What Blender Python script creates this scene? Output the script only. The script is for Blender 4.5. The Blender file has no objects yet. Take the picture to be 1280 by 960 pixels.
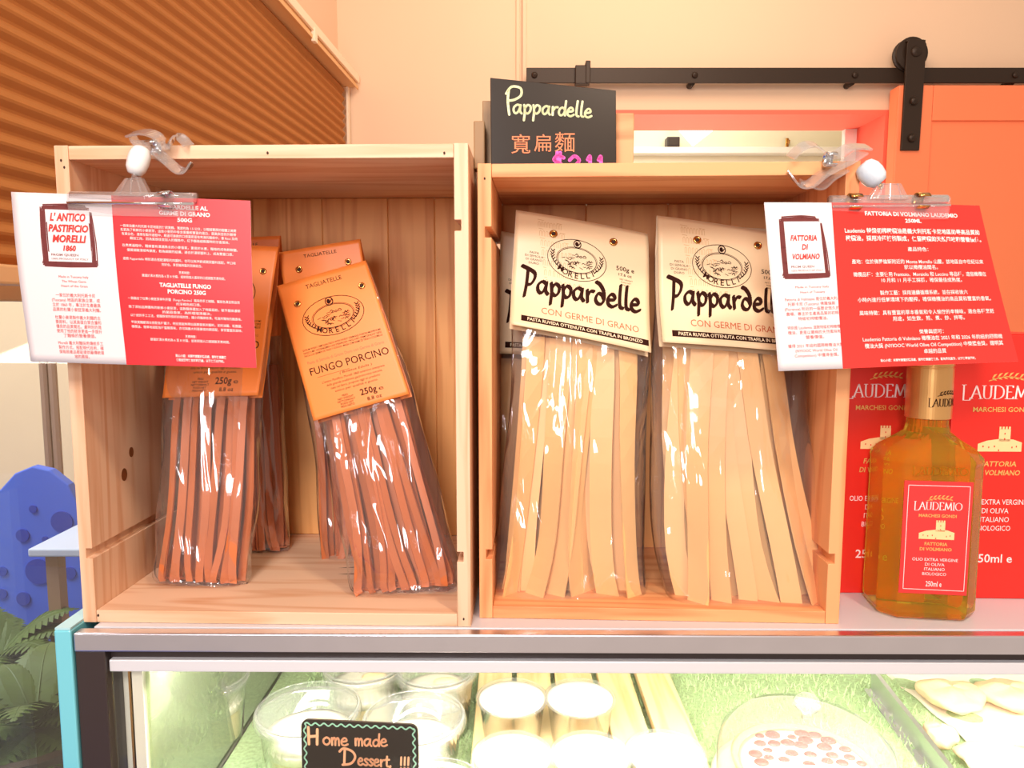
import bpy, math, random
from mathutils import Vector, Matrix
random.seed(7)
SC = bpy.context.scene
COL = SC.collection
PI = math.pi
# ------------------------------------------------------------------ camera
F_PX, PITCH, CAM_Z = 921.0, 0.1038, 0.2954
cd = bpy.data.cameras.new('camera'); cam = bpy.data.objects.new('camera', cd); COL.objects.link(cam)
cam.location = (0, 0, CAM_Z); cam.rotation_euler = (PI/2-PITCH, 0, 0)
cd.sensor_width = 36; cd.lens = F_PX/1280*36; cd.clip_start = .01; cd.clip_end = 60
SC.camera = cam
# ------------------------------------------------------------------ view + world + lights
SC.view_settings.view_transform = 'Standard'; SC.view_settings.look = 'None'
SC.view_settings.gamma = 1; SC.view_settings.use_curve_mapping = False
SC.view_settings.exposure = 0.38
SC.cycles.transparent_max_bounces = 32
SC.cycles.caustics_reflective = False
w = bpy.data.worlds.new('World'); SC.world = w; w.use_nodes = True
w.node_tree.nodes['Background'].inputs[0].default_value = (1.0, .79, .63, 1)
w.node_tree.nodes['Background'].inputs[1].default_value = .50
def area(name, loc, target, size, power, color, sy=None):
    l = bpy.data.lights.new(name, 'AREA'); l.size = size; l.energy = power; l.color = color
    if sy: l.shape = 'RECTANGLE'; l.size_y = sy
    o = bpy.data.objects.new(name, l); COL.objects.link(o); o.location = loc
    o.rotation_euler = (Vector(target)-Vector(loc)).to_track_quat('-Z', 'Y').to_euler(); return o
area('ceiling_panel_light', (-.25, -.75, 1.15), (0, .75, .2), .38, 16, (1.0, .91, .85))
area('shop_front_light', (-.35, -1.5, .62), (0, .8, .22), .45, 13, (.97, .95, 1.0))
area('ceiling_spot_light', (.55, -.2, 1.35), (.2, .8, .1), .16, 8, (1.0, .76, .56))
area('ceiling_wall_light', (.35, 1.35, 1.55), (.35, 2.3, .8), .5, 7.5, (1.0, .74, .54))
area('kitchen_light', (.7, 3.1, 1.35), (.7, 3.6, .5), .9, 9, (1.0, .93, .80))
area('soffit_fill_light', (.6, 2.8, .15), (.6, 2.55, 1.2), .5, 7, (1.0, .88, .74))  # unseen fill added below the hatch to brighten its coral soffit
area('street_daylight', (-2.6, 1.2, 2.2), (-1.3, 2.0, -.3), 1.6, 110, (.95, .96, 1.0))

# ------------------------------------------------------------------ pixel helpers (used to find real positions)
def ray(px, py):
    a = (px-640)/F_PX; b = (py-480)/F_PX; c, s = math.cos(PITCH), math.sin(PITCH)
    return Vector((a, c-b*s, -s-b*c))
def at(px, py, Y):
    d = ray(px, py); return Vector((0, 0, CAM_Z)) + d*(Y/d.y)
def at_z(px, py, z):
    d = ray(px, py); return Vector((0, 0, CAM_Z)) + d*((z-CAM_Z)/d.z)
def at_plane(px, py, P, n):
    d = ray(px, py); o = Vector((0, 0, CAM_Z)); return o + d*((P-o).dot(n)/d.dot(n))

# ------------------------------------------------------------------ materials
def srgb(r, g, b):
    f = lambda c: (c/12.92 if c <= .04045 else ((c+.055)/1.055)**2.4)
    return (f(r/255), f(g/255), f(b/255), 1)
def newmat(name):
    m = bpy.data.materials.new(name); m.use_nodes = True; nt = m.node_tree
    return m, nt, nt.nodes['Principled BSDF'], nt.nodes['Material Output']
def mat(name, col, rough=.5, metal=0, spec=.5, vary=0, vscale=40, bump=0, bscale=200, coat=0, sss=0):
    m, nt, b, out = newmat(name)
    b.inputs['Base Color'].default_value = col; b.inputs['Roughness'].default_value = rough
    b.inputs['Metallic'].default_value = metal; b.inputs['Specular IOR Level'].default_value = spec
    b.inputs['Coat Weight'].default_value = coat
    tc = nt.nodes.new('ShaderNodeTexCoord')
    if vary:
        n = nt.nodes.new('ShaderNodeTexNoise'); n.inputs['Scale'].default_value = vscale; n.inputs['Detail'].default_value = 4
        nt.links.new(tc.outputs['Object'], n.inputs['Vector'])
        mx = nt.nodes.new('ShaderNodeMix'); mx.data_type = 'RGBA'
        mx.inputs[6].default_value = [c*(1-vary) for c in col[:3]]+[1]; mx.inputs[7].default_value = [min(1, c*(1+vary)) for c in col[:3]]+[1]
        nt.links.new(n.outputs['Fac'], mx.inputs[0]); nt.links.new(mx.outputs[2], b.inputs['Base Color'])
    if bump:
        n = nt.nodes.new('ShaderNodeTexNoise'); n.inputs['Scale'].default_value = bscale; n.inputs['Detail'].default_value = 3
        nt.links.new(tc.outputs['Object'], n.inputs['Vector'])
        bp = nt.nodes.new('ShaderNodeBump'); bp.inputs['Strength'].default_value = bump; bp.inputs['Distance'].default_value = .001
        nt.links.new(n.outputs['Fac'], bp.inputs['Height']); nt.links.new(bp.outputs[0], b.inputs['Normal'])
    return m
def wood(name, axis, light, dark, scale=1.0, rough=.55):
    m, nt, b, out = newmat(name); N = nt.nodes.new; L = nt.links.new
    tc = N('ShaderNodeTexCoord'); oi = N('ShaderNodeObjectInfo'); mp = N('ShaderNodeMapping')
    s = [16, 16, 16]; s['xyz'.index(axis)] = 1.0; mp.inputs['Scale'].default_value = [v*scale for v in s]
    vm = N('ShaderNodeVectorMath'); vm.operation = 'ADD'; vr = N('ShaderNodeVectorMath'); vr.operation = 'SCALE'; vr.inputs['Scale'].default_value = 3.7
    cx = N('ShaderNodeCombineXYZ')
    for i in range(3): L(oi.outputs['Random'], cx.inputs[i])
    L(cx.outputs[0], vr.inputs[0]); L(tc.outputs['Object'], vm.inputs[0]); L(vr.outputs[0], vm.inputs[1]); L(vm.outputs[0], mp.inputs[0])
    n1 = N('ShaderNodeTexNoise'); n1.inputs['Scale'].default_value = 1.0; n1.inputs['Detail'].default_value = 3; n1.inputs['Distortion'].default_value = .6
    L(mp.outputs[0], n1.inputs['Vector'])
    mul = N('ShaderNodeMath'); mul.operation = 'MULTIPLY'; mul.inputs[1].default_value = 42; L(n1.outputs['Fac'], mul.inputs[0])
    sn = N('ShaderNodeMath'); sn.operation = 'SINE'; L(mul.outputs[0], sn.inputs[0])
    ma = N('ShaderNodeMapRange'); ma.inputs[1].default_value = -1; ma.inputs[2].default_value = 1; L(sn.outputs[0], ma.inputs[0])
    n2 = N('ShaderNodeTexNoise'); n2.inputs['Scale'].default_value = 9; n2.inputs['Detail'].default_value = 5; L(mp.outputs[0], n2.inputs['Vector'])
    av = N('ShaderNodeMath'); av.operation = 'MULTIPLY'; L(ma.outputs[0], av.inputs[0]); L(n2.outputs['Fac'], av.inputs[1])
    cr = N('ShaderNodeValToRGB'); cr.color_ramp.elements[0].position = .15; cr.color_ramp.elements[1].position = .75
    cr.color_ramp.elements[0].color = light; cr.color_ramp.elements[1].color = dark; L(av.outputs[0], cr.inputs[0])
    L(cr.outputs[0], b.inputs['Base Color']); b.inputs['Roughness'].default_value = rough
    bp = N('ShaderNodeBump'); bp.inputs['Strength'].default_value = .15; bp.inputs['Distance'].default_value = .0006; L(n2.outputs['Fac'], bp.inputs['Height']); L(bp.outputs[0], b.inputs['Normal'])
    return m
def clear(name, tint, ior=1.5, rough=.04, bump=0, bscale=40, gain=1.0, haze=0, hazecol=(1, 1, 1, 1)):
    """thin clear film or sheet: transparent + fresnel gloss, optional milky share"""
    m, nt, b, out = newmat(name); N = nt.nodes.new; L = nt.links.new; nt.nodes.remove(b)
    t = N('ShaderNodeBsdfTransparent'); t.inputs[0].default_value = tint
    g = N('ShaderNodeBsdfGlossy'); g.inputs['Roughness'].default_value = rough
    fr = N('ShaderNodeFresnel'); ge = N('ShaderNodeNewGeometry'); ir = N('ShaderNodeMapRange'); ir.inputs[3].default_value = ior; ir.inputs[4].default_value = 1/ior
    L(ge.outputs['Backfacing'], ir.inputs[0]); L(ir.outputs[0], fr.inputs[0])
    mu = N('ShaderNodeMath'); mu.operation = 'MULTIPLY'; mu.inputs[1].default_value = gain; mu.use_clamp = True; L(fr.outputs[0], mu.inputs[0])
    mx = N('ShaderNodeMixShader'); L(mu.outputs[0], mx.inputs[0]); L(t.outputs[0], mx.inputs[1]); L(g.outputs[0], mx.inputs[2])
    if bump:
        tc = N('ShaderNodeTexCoord'); n = N('ShaderNodeTexNoise'); n.inputs['Scale'].default_value = bscale; n.inputs['Detail'].default_value = 2.5; n.inputs['Distortion'].default_value = .8
        mp = N('ShaderNodeMapping'); mp.inputs['Scale'].default_value = (1, 1, .28); L(tc.outputs['Object'], mp.inputs[0]); L(mp.outputs[0], n.inputs['Vector'])
        bp = N('ShaderNodeBump'); bp.inputs['Strength'].default_value = bump; bp.inputs['Distance'].default_value = .02
        L(n.outputs['Fac'], bp.inputs['Height']); L(bp.outputs[0], g.inputs['Normal']); L(bp.outputs[0], fr.inputs['Normal'])
    last = mx
    if haze:
        d = N('ShaderNodeBsdfDiffuse'); d.inputs[0].default_value = hazecol
        m2 = N('ShaderNodeMixShader'); m2.inputs[0].default_value = haze; L(mx.outputs[0], m2.inputs[1]); L(d.outputs[0], m2.inputs[2]); last = m2
    L(last.outputs[0], out.inputs[0]); return m
def glass(name, col, rough=.0, ior=1.45, tr=1):
    m, nt, b, out = newmat(name); b.inputs['Base Color'].default_value = col; b.inputs['Roughness'].default_value = rough
    b.inputs['Transmission Weight'].default_value = tr; b.inputs['IOR'].default_value = ior; return m
def emit(name, col, st):
    m, nt, b, out = newmat(name); b.inputs['Emission Color'].default_value = col; b.inputs['Emission Strength'].default_value = st; b.inputs['Base Color'].default_value = col; return m

PINE_L, PINE_D = srgb(236, 197, 164), srgb(214, 156, 114)
M = dict(
 pine_x=wood('pine_x', 'x', PINE_L, PINE_D), pine_z=wood('pine_z', 'z', PINE_L, PINE_D), pine_back_bounce=wood('pine_back_bounce', 'z', srgb(234, 168, 100), srgb(202, 124, 60)),  # back planks deeper orange: bounce light inside the crate put into the colour
 opine_x=wood('orange_pine_x', 'x', srgb(238, 168, 114), srgb(214, 124, 72)), opine_z=wood('orange_pine_z', 'z', srgb(238, 168, 114), srgb(214, 124, 72)),
 opine_back_bounce=wood('orange_pine_back_bounce', 'z', srgb(236, 166, 100), srgb(206, 122, 60)),  # same pine with the crate's warm bounce light put into the colour
 slat=wood('slat_pine', 'y', srgb(240, 214, 160), srgb(222, 178, 112)), block=wood('block_wood', 'x', srgb(222, 170, 122), srgb(190, 130, 84)), darkblock=wood('dark_block_wood', 'z', srgb(150, 118, 80), srgb(112, 84, 52)),
 hole=mat('nail_hole', srgb(58, 34, 20), .8), knot=mat('knot', srgb(128, 72, 34), .6, vary=.3, vscale=300),
 cream=mat('cream_wall', srgb(232, 200, 170), .75, vary=.03, vscale=3), coral=mat('coral_paint', srgb(240, 112, 88), .6), coral_door=mat('coral_door_paint', srgb(250, 134, 88), .55, vary=.03, vscale=8),
 kitchen=mat('kitchen_wall', srgb(238, 232, 208), .7), white=mat('white_paint', srgb(240, 236, 228), .5),
 iron=mat('dark_iron', srgb(44, 27, 12), .5, .2, bump=.2, bscale=400),
 steel=mat('brushed_steel', srgb(228, 226, 236), .3, 1, vary=.06, vscale=25), alu=mat('satin_aluminium', srgb(232, 232, 238), .4, .3), chrome=mat('chrome', srgb(225, 230, 238), .1, 1), brass=mat('brass_steel', srgb(214, 160, 92), .2, 1),
 counter=mat('counter_white', srgb(208, 206, 212), .28), dark=mat('dark_frame', srgb(54, 42, 40), .4), teal=mat('teal_panel', srgb(118, 204, 220), .25, coat=.6), teal_sheen=mat('teal_top_sheen', srgb(176, 218, 226), .3),
 liner=mat('fridge_liner', srgb(246, 240, 224), .4), grassm=mat('turf_base', srgb(176, 198, 150), .9, vary=.5, vscale=220, bump=1, bscale=500), blade=mat('turf_blade', srgb(188, 214, 160), .7, vary=.35, vscale=150),
 blind=mat('blind_fabric', srgb(178, 112, 50), .85, vary=.05, vscale=60), rail=mat('blind_rail', srgb(226, 176, 122), .5), railw=mat('blind_rail_pale', srgb(246, 224, 196), .4), winframe=mat('window_frame', srgb(190, 148, 104), .5),  # paler rail colour belongs to the headrail lip and side strip
 paper=mat('white_card', srgb(224, 217, 220), .5), red=mat('red_print', srgb(216, 34, 44), .42), red2=mat('warm_red_print', srgb(234, 44, 38), .42), maroon=mat('maroon_print', srgb(104, 34, 34), .6), ink_red=mat('red_ink', srgb(206, 48, 40), .5), ink_grey=mat('grey_ink', srgb(150, 110, 110), .6), ink_white=mat('white_ink', srgb(250, 226, 226), .5),
 orange=mat('orange_label', srgb(244, 136, 60), .42, vary=.03, vscale=30), creaml=mat('cream_label', srgb(236, 208, 168), .4, vary=.07, vscale=18), brown=mat('brown_ink', srgb(48, 18, 10), .8, spec=.15), rust=mat('rust_ink', srgb(196, 92, 50), .5), faint=mat('faint_ink', srgb(214, 176, 130), .5), ink_cream=mat('cream_ink', srgb(248, 226, 190), .5),
 tagl=mat('porcini_pasta', srgb(206, 112, 60), .5, vary=.2, vscale=22), papp=mat('egg_pasta', srgb(246, 194, 130), .45, vary=.04, vscale=14),
 film=clear('cellophane', (.97, .96, .96, 1), 1.5, .07, bump=.9, bscale=19, gain=2.2, haze=.03), seal=clear('cellophane_seal', (.95, .93, .92, 1), 1.5, .08, bump=.9, bscale=60, gain=2.2, haze=.09),
 plastic=clear('clear_plastic', (.97, .96, .97, 1), 1.55, .05, gain=1.6, haze=.07), plastic2=clear('clear_plastic_milky', (.97, .95, .95, 1), 1.55, .06, gain=2.4, haze=.10, hazecol=(.95, .93, .93, 1)), ballw=mat('white_plastic', srgb(232, 232, 232), .35, coat=.3), ballb=mat('bluish_plastic', srgb(206, 220, 232), .3, coat=.3),
 board=mat('chalkboard', srgb(30, 19, 12), .35, spec=.3, vary=.2, vscale=18), chalk=mat('cream_chalk', srgb(240, 246, 200), .7), chalko=mat('orange_chalk', srgb(224, 132, 92), .7), chalkp=mat('pink_chalk', srgb(244, 96, 200), .6), chalkg=mat('mint_chalk', srgb(170, 222, 196), .7), peach=mat('peach_chalk', srgb(250, 180, 136), .7),
 boxred=mat('red_carton', srgb(226, 40, 30), .4, vary=.04, vscale=20), gold=mat('gold_foil', srgb(238, 188, 108), .35, .35), castle=mat('castle_cream', srgb(250, 208, 150), .5), bcap=mat('gold_cap', srgb(232, 178, 112), .28, .75),
 bglass=glass('bottle_glass', (.94, .97, .86, 1), 0, 1.42), oil=glass('olive_oil', (.93, .64, .06, 1), 0, 1.25, .86), blabel=mat('bottle_label', srgb(222, 50, 50), .45),
 cupglass=clear('cup_plastic', (.98, .98, .97, 1), 1.45, .05, gain=1.5, haze=.05), pane=clear('pane_glass', (.97, .98, .97, 1), 1.45, .02, gain=1.0), sideglass=clear('side_glass', (.80, .86, .70, 1), 1.5, .02, gain=3.0, haze=.05),
 custard=mat('custard', srgb(250, 226, 176), .4, vary=.06, vscale=40), creamy=mat('whipped_cream', srgb(255, 246, 226), .5), peel=mat('fruit_slice', srgb(250, 212, 160), .4), crust=mat('pie_crust', srgb(232, 184, 120), .6, vary=.12, vscale=60, bump=.6, bscale=150), berry=mat('berry', srgb(112, 58, 48), .35, vary=.3, vscale=150), plate=mat('white_plate', srgb(238, 226, 214), .3), bread=mat('scone', srgb(240, 204, 160), .8, vary=.18, vscale=60, bump=.8, bscale=120), parch=mat('parchment', srgb(248, 236, 216), .6),
 blue=mat('blue_board', srgb(66, 104, 214), .5), dblue=mat('dark_blue_dot', srgb(34, 62, 170), .5), bluefloor=mat('blue_floor', srgb(36, 62, 160), .5), fern=mat('fern_leaf', srgb(70, 92, 30), .6, vary=.35, vscale=30), outer=mat('street_wall', srgb(240, 216, 176), .7, vary=.1, vscale=2), post=mat('grey_post', srgb(150, 120, 100), .6), pot=mat('planter', srgb(70, 54, 40), .7), steelgrey=mat('pale_table', srgb(190, 204, 226), .4),
)
led = emit('led_white', (1, .95, .86, 1), 7)
paper_glow = emit('glowing_paper', (1, .95, .88, 1), 1.6)  # pennant brightness put in as self-glow; the paper is no lamp

# ------------------------------------------------------------------ mesh helpers
class MB:
    def __init__(s): s.v = []; s.f = []
    def add(s, vs, fs):
        n = len(s.v); s.v += [Vector(p) for p in vs]; s.f += [tuple(i+n for i in f) for f in fs]; return s
    def box(s, x0, x1, y0, y1, z0, z1):
        return s.add([(x0,y0,z0),(x1,y0,z0),(x1,y1,z0),(x0,y1,z0),(x0,y0,z1),(x1,y0,z1),(x1,y1,z1),(x0,y1,z1)],
                     [(0,3,2,1),(4,5,6,7),(0,1,5,4),(1,2,6,5),(2,3,7,6),(3,0,4,7)])
    def prism(s, poly, axis, a, b):
        """poly 2D, extruded along axis from a to b; x: (y,z) y: (x,z) z: (x,y)"""
        n = len(poly)
        def P(p, t): return {'x': (t, p[0], p[1]), 'y': (p[0], t, p[1]), 'z': (p[0], p[1], t)}[axis]
        return s.add([P(p, a) for p in poly]+[P(p, b) for p in poly], [tuple(range(n)), tuple(range(2*n-1, n-1, -1))]+[(i, i+n, (i+1) % n+n, (i+1) % n) for i in range(n)])
    def lathe(s, prof, n=32, c=(0, 0, 0), cap=True, M4=None):
        vs = []; fs = []
        for r, z in prof:
            for i in range(n):
                a = 2*PI*i/n; vs.append(Vector((r*math.cos(a), r*math.sin(a), z)))
        if M4: vs = [M4 @ v for v in vs]
        vs = [v+Vector(c) for v in vs]
        for j in range(len(prof)-1):
            for i in range(n): fs.append((j*n+i, j*n+(i+1) % n, (j+1)*n+(i+1) % n, (j+1)*n+i))
        if cap: fs.append(tuple(range(n-1, -1, -1))); fs.append(tuple((len(prof)-1)*n+i for i in range(n)))
        return s.add(vs, fs)
    def tube(s, pts, r, n=8):
        pts = [Vector(p) for p in pts]; vs = []; fs = []; up = Vector((.13, .3, .94)); k = len(pts)
        for i, p in enumerate(pts):
            t = (pts[min(i+1, k-1)]-pts[max(i-1, 0)]).normalized()
            a = t.cross(up); a = a.normalized() if a.length > 1e-4 else t.cross(Vector((1, 0, 0))).normalized(); b = a.cross(t)
            rr = r[i] if isinstance(r, (list, tuple)) else r
            for j in range(n): q = 2*PI*j/n; vs.append(p+a*(rr*math.cos(q))+b*(rr*math.sin(q)))
        for i in range(k-1):
            for j in range(n): fs.append((i*n+j, i*n+(j+1) % n, (i+1)*n+(j+1) % n, (i+1)*n+j))
        fs.append(tuple(range(n-1, -1, -1))); fs.append(tuple((k-1)*n+j for j in range(n)))
        return s.add(vs, fs)
    def strip(s, pts, side, w, th):
        """ribbon with thickness: pts path, side vectors (one or per point), width w, thickness th"""
        k = len(pts); vs = []; fs = []
        for i, p in enumerate(pts):
            t = (pts[min(i+1, k-1)]-pts[max(i-1, 0)]).normalized(); sd = side[i] if isinstance(side, list) else side
            sd = (sd-t*sd.dot(t)).normalized(); nn = t.cross(sd).normalized()
            for a, b in ((-1, -1), (1, -1), (1, 1), (-1, 1)): vs.append(p+sd*(a*w/2)+nn*(b*th/2))
        for i in range(k-1):
            for j in range(4): fs.append((i*4+j, i*4+(j+1) % 4, i*4+4+(j+1) % 4, i*4+4+j))
        fs.append((3, 2, 1, 0)); fs.append(tuple((k-1)*4+j for j in range(4)))
        return s.add(vs, fs)
    def grid(s, fn, nu, nv, closed_u=False):
        vs = [fn(i/nu, j/nv) for j in range(nv+1) for i in range(nu if closed_u else nu+1)]
        w_ = nu if closed_u else nu+1
        fs = [(j*w_+i, j*w_+(i+1) % w_, (j+1)*w_+(i+1) % w_, (j+1)*w_+i) for j in range(nv) for i in range(nu)]
        return s.add(vs, fs)
    def blob(s, c, r, n=16, m=10, fn=None):
        vs = []; fs = []
        for j in range(m+1):
            th = PI*j/m
            for i in range(n):
                a = 2*PI*i/n; d = Vector((math.sin(th)*math.cos(a), math.sin(th)*math.sin(a), math.cos(th)))
                k = fn(d) if fn else 1
                vs.append(Vector(c)+Vector((d.x*r[0]*k, d.y*r[1]*k, d.z*r[2]*k)))
        for j in range(m):
            for i in range(n): fs.append((j*n+i, (j+1)*n+i, (j+1)*n+(i+1) % n, j*n+(i+1) % n))
        return s.add(vs, fs)
def obj(name, mb, m, parent=None, smooth=False, bevel=0, solid=0, off=None):
    me = bpy.data.meshes.new(name)
    vs = mb.v if off is None else [v-off for v in mb.v]
    me.from_pydata([tuple(v) for v in vs], [], mb.f); me.materials.append(m); me.validate()
    if smooth: me.polygons.foreach_set('use_smooth', [True]*len(me.polygons))
    me.update()
    o = bpy.data.objects.new(name, me); COL.objects.link(o)
    if parent: o.parent = parent
    if solid:
        md = o.modifiers.new('thickness', 'SOLIDIFY'); md.thickness = solid; md.offset = 0
    if bevel:
        md = o.modifiers.new('bevel', 'BEVEL'); md.width = bevel; md.segments = 2; md.limit_method = 'ANGLE'; md.angle_limit = .7
    return o
def thing(name, label, cat, loc=(0, 0, 0), rz=0, group=None):
    o = bpy.data.objects.new(name, None); o.empty_display_size = .02; COL.objects.link(o); o.location = loc; o.rotation_euler = (0, 0, rz)
    o['label'] = label; o['category'] = cat
    if group: o['group'] = group
    return o
def struct(name, mb, m, parent=None, **k):
    o = obj(name, mb, m, parent, **k); o['kind'] = 'structure'; return o
def crom(pts, k=6):
    pts = [tuple(p) for p in pts]
    if len(pts) < 3: return pts
    P = [pts[0]]+pts+[pts[-1]]; out = []
    for i in range(1, len(P)-2):
        for j in range(k):
            t = j/k; out.append(tuple(.5*((2*b)+(-a+c)*t+(2*a-5*b+4*c-d)*t*t+(-a+3*b-3*c+d)*t**3) for a, b, c, d in zip(P[i-1], P[i], P[i+1], P[i+2])))
    out.append(pts[-1]); return out

# ------------------------------------------------------------------ ink: flat print as 2D shapes mapped on a surface
FC = bpy.data.curves.new('font_source', 'FONT'); FO = bpy.data.objects.new('font_source', FC); COL.objects.link(FO)
FC.resolution_u = 2
_cache = {}
def font_mesh(s, bold):
    k = (s, bold)
    if k not in _cache:
        FC.body = s; FC.offset = bold; bpy.context.view_layer.update()
        me = bpy.data.meshes.new_from_object(FO.evaluated_get(bpy.context.evaluated_depsgraph_get()))
        _cache[k] = ([(v.co.x, v.co.y) for v in me.vertices], [tuple(p.vertices) for p in me.polygons]); bpy.data.meshes.remove(me)
    return _cache[k]
class Ink:
    def __init__(s): s.v = []; s.f = []
    def add(s, vs, fs):
        n = len(s.v); s.v += vs; s.f += [tuple(i+n for i in f) for f in fs]
    def text(s, t, x, y, h, width=None, align='c', bold=0, slant=0, rot=0):
        """cap height h; width fits the line to that width"""
        vs, fs = font_mesh(t, bold)
        if not vs: return
        x0 = min(v[0] for v in vs); x1 = max(v[0] for v in vs); k = h/.69; kx = k if not width else width/(x1-x0)
        ox = {'c': -(x0+x1)/2, 'l': -x0, 'r': -x1}[align]; c, sn = math.cos(rot), math.sin(rot); out = []
        for a, b in vs:
            X = (a+ox)*kx+b*k*slant; Y = b*k; out.append((x+c*X-sn*Y, y+sn*X+c*Y))
        s.add(out, fs)
    def rect(s, x0, y0, x1, y1, n=12):
        vs = [(x0+(x1-x0)*i/n, y) for y in (y0, y1) for i in range(n+1)]
        s.add(vs, [(i, i+1, n+2+i, n+1+i) for i in range(n)])
    def poly(s, pts): s.add(list(pts), [tuple(range(len(pts)))])
    def stroke(s, pts, a, b=None, ang=0, smooth=4, joint=True):
        """elliptic nib half-sizes a,b at angle"""
        b = a if b is None else b; pts = crom(pts, smooth) if smooth else pts; ca, sa = math.cos(ang), math.sin(ang)
        for i, (x, y) in enumerate(pts):
            if joint or i in (0, len(pts)-1):
                ps = []
                for j in range(8):
                    q = 2*PI*j/8; u, v = a*math.cos(q), b*math.sin(q); ps.append((x+ca*u-sa*v, y+sa*u+ca*v))
                s.poly(ps)
            if i:
                x0, y0 = pts[i-1]; dx, dy = x-x0, y-y0; l = math.hypot(dx, dy)
                if l < 1e-9: continue
                nx, ny = -dy/l, dx/l; u = nx*ca+ny*sa; v = -nx*sa+ny*ca; h = math.sqrt((a*u)**2+(b*v)**2)
                s.add([(x0+nx*h, y0+ny*h), (x0-nx*h, y0-ny*h), (x-nx*h, y-ny*h), (x+nx*h, y+ny*h)], [(0, 1, 2, 3)])
    def ring(s, cx, cy, rx, ry, w, rot=0, a0=0, a1=2*PI, n=40):
        c, sn = math.cos(rot), math.sin(rot)
        def P(r, q):
            X, Y = (rx+r)*math.cos(q), (ry+r)*math.sin(q); return (cx+c*X-sn*Y, cy+sn*X+c*Y)
        vs = []
        for i in range(n+1): q = a0+(a1-a0)*i/n; vs += [P(-w/2, q), P(w/2, q)]
        s.add(vs, [(2*i, 2*i+1, 2*i+3, 2*i+2) for i in range(n)])
    def disc(s, cx, cy, rx, ry, n=20): s.poly([(cx+rx*math.cos(2*PI*i/n), cy+ry*math.sin(2*PI*i/n)) for i in range(n)])
    def glyphs(s, t, table, x, y, k, a, b=None, ang=0, slant=0, kx=None, rot=0, space=.55, smooth=4):
        kx = kx or k; c, sn = math.cos(rot), math.sin(rot); px = 0
        for ch in t:
            if ch == ' ': px += space; continue
            st, adv = table[ch]
            for p in st:
                q = []
                for u, v in p:
                    X, Y = (px+u)*kx+v*k*slant, v*k; q.append((x+c*X-sn*Y, y+sn*X+c*Y))
                s.stroke(q, a, b, ang, smooth)
            px += adv
        return px*kx
    def build(s, name, m, fn, parent, off=None):
        mb = MB(); mb.v = [fn(x, y) for x, y in s.v]; mb.f = s.f
        return obj(name, mb, m, parent, off=off)
HAND = {
 'a': ([[(.85,.85),(.5,1.0),(.12,.7),(.1,.25),(.35,.02),(.65,.3),(.85,.85)], [(.86,.95),(.8,.3),(1.0,.02)]], 1.15),
 'p': ([[(.12,.98),(.2,.3),(.12,-.75)], [(.18,.55),(.5,.98),(.85,.8),(.8,.3),(.5,.02),(.2,.2)]], 1.05),
 'r': ([[(.15,.95),(.2,.0)], [(.2,.5),(.45,.9),(.75,.95)]], .85),
 'd': ([[(.85,.4),(.6,.05),(.25,.05),(.08,.4),(.3,.85),(.65,.8),(.85,.45),(.8,1.1),(.45,1.6),(.1,1.75)]], 1.1),
 'h': ([[(.8,.7),(.5,.95),(.15,.7),(.1,.25),(.35,.02),(.7,.25),(.85,.8)], [(.88,1.75),(.83,.9),(.85,.05)]], 1.05),
 'e': ([[(.12,.5),(.7,.62),(.68,.92),(.4,1.0),(.1,.6),(.15,.15),(.5,0),(.88,.2)]], 1.0),
 'l': ([[(.25,1.85),(.18,.9),(.22,.15),(.48,.05)]], .58),
 'P': ([[(.4,1.75),(.35,.6),(.2,-.45)], [(-.15,2.0),(.4,1.85),(1.0,1.6),(1.05,1.15),(.75,.65),(.4,.55)]], 1.3),
 'Q': ([[(.25,1.9),(.2,.9),(.3,-.3)], [(.1,1.5),(.4,2.1),(.9,2.0),(.95,1.4),(.6,1.0),(.25,.9)]], 1.05),
 'H': ([[(.1,1.9),(.12,0)],[(.9,1.7),(.85,0)],[(.1,.85),(.9,.95)]], 1.15),
 'o': ([[(.5,1),(.12,.7),(.12,.25),(.5,0),(.85,.3),(.85,.75),(.5,1)]], 1.05),
 'm': ([[(.1,.95),(.12,0)],[(.12,.6),(.35,.98),(.52,.8),(.52,0)],[(.52,.6),(.8,.98),(.95,.75),(.98,0)]], 1.2),
 'D': ([[(.3,1.7),(.25,0)],[(-.2,1.5),(.2,1.9),(1.0,1.6),(1.3,.9),(.9,.1),(.1,-.1)]], 1.5),
 's': ([[(.7,.85),(.4,1),(.15,.8),(.4,.5),(.65,.25),(.4,0),(.1,.1)]], .82),
 't': ([[(.3,1.5),(.28,.2),(.6,.05)],[(.0,1.0),(.65,1.05)]], .75),
 '!': ([[(.3,1.6),(.22,.5)],[(.2,.08),(.21,.05)]], .5), ',': ([[(.15,.1),(.05,-.2)]], .35),
 '$': ([[(1.0,1.3),(.5,1.5),(.2,1.1),(.6,.8),(1.0,.5),(.6,.1),(.1,.3)],[(.45,1.8),(.4,-.2)],[(.7,1.8),(.65,-.2)]], 1.4),
 '2': ([[(.1,1.1),(.5,1.5),(.9,1.1),(.5,.5),(.1,0),(1.0,.05)]], 1.3), '1': ([[(.3,1.2),(.5,1.5),(.5,0)]], .9),
}
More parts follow.
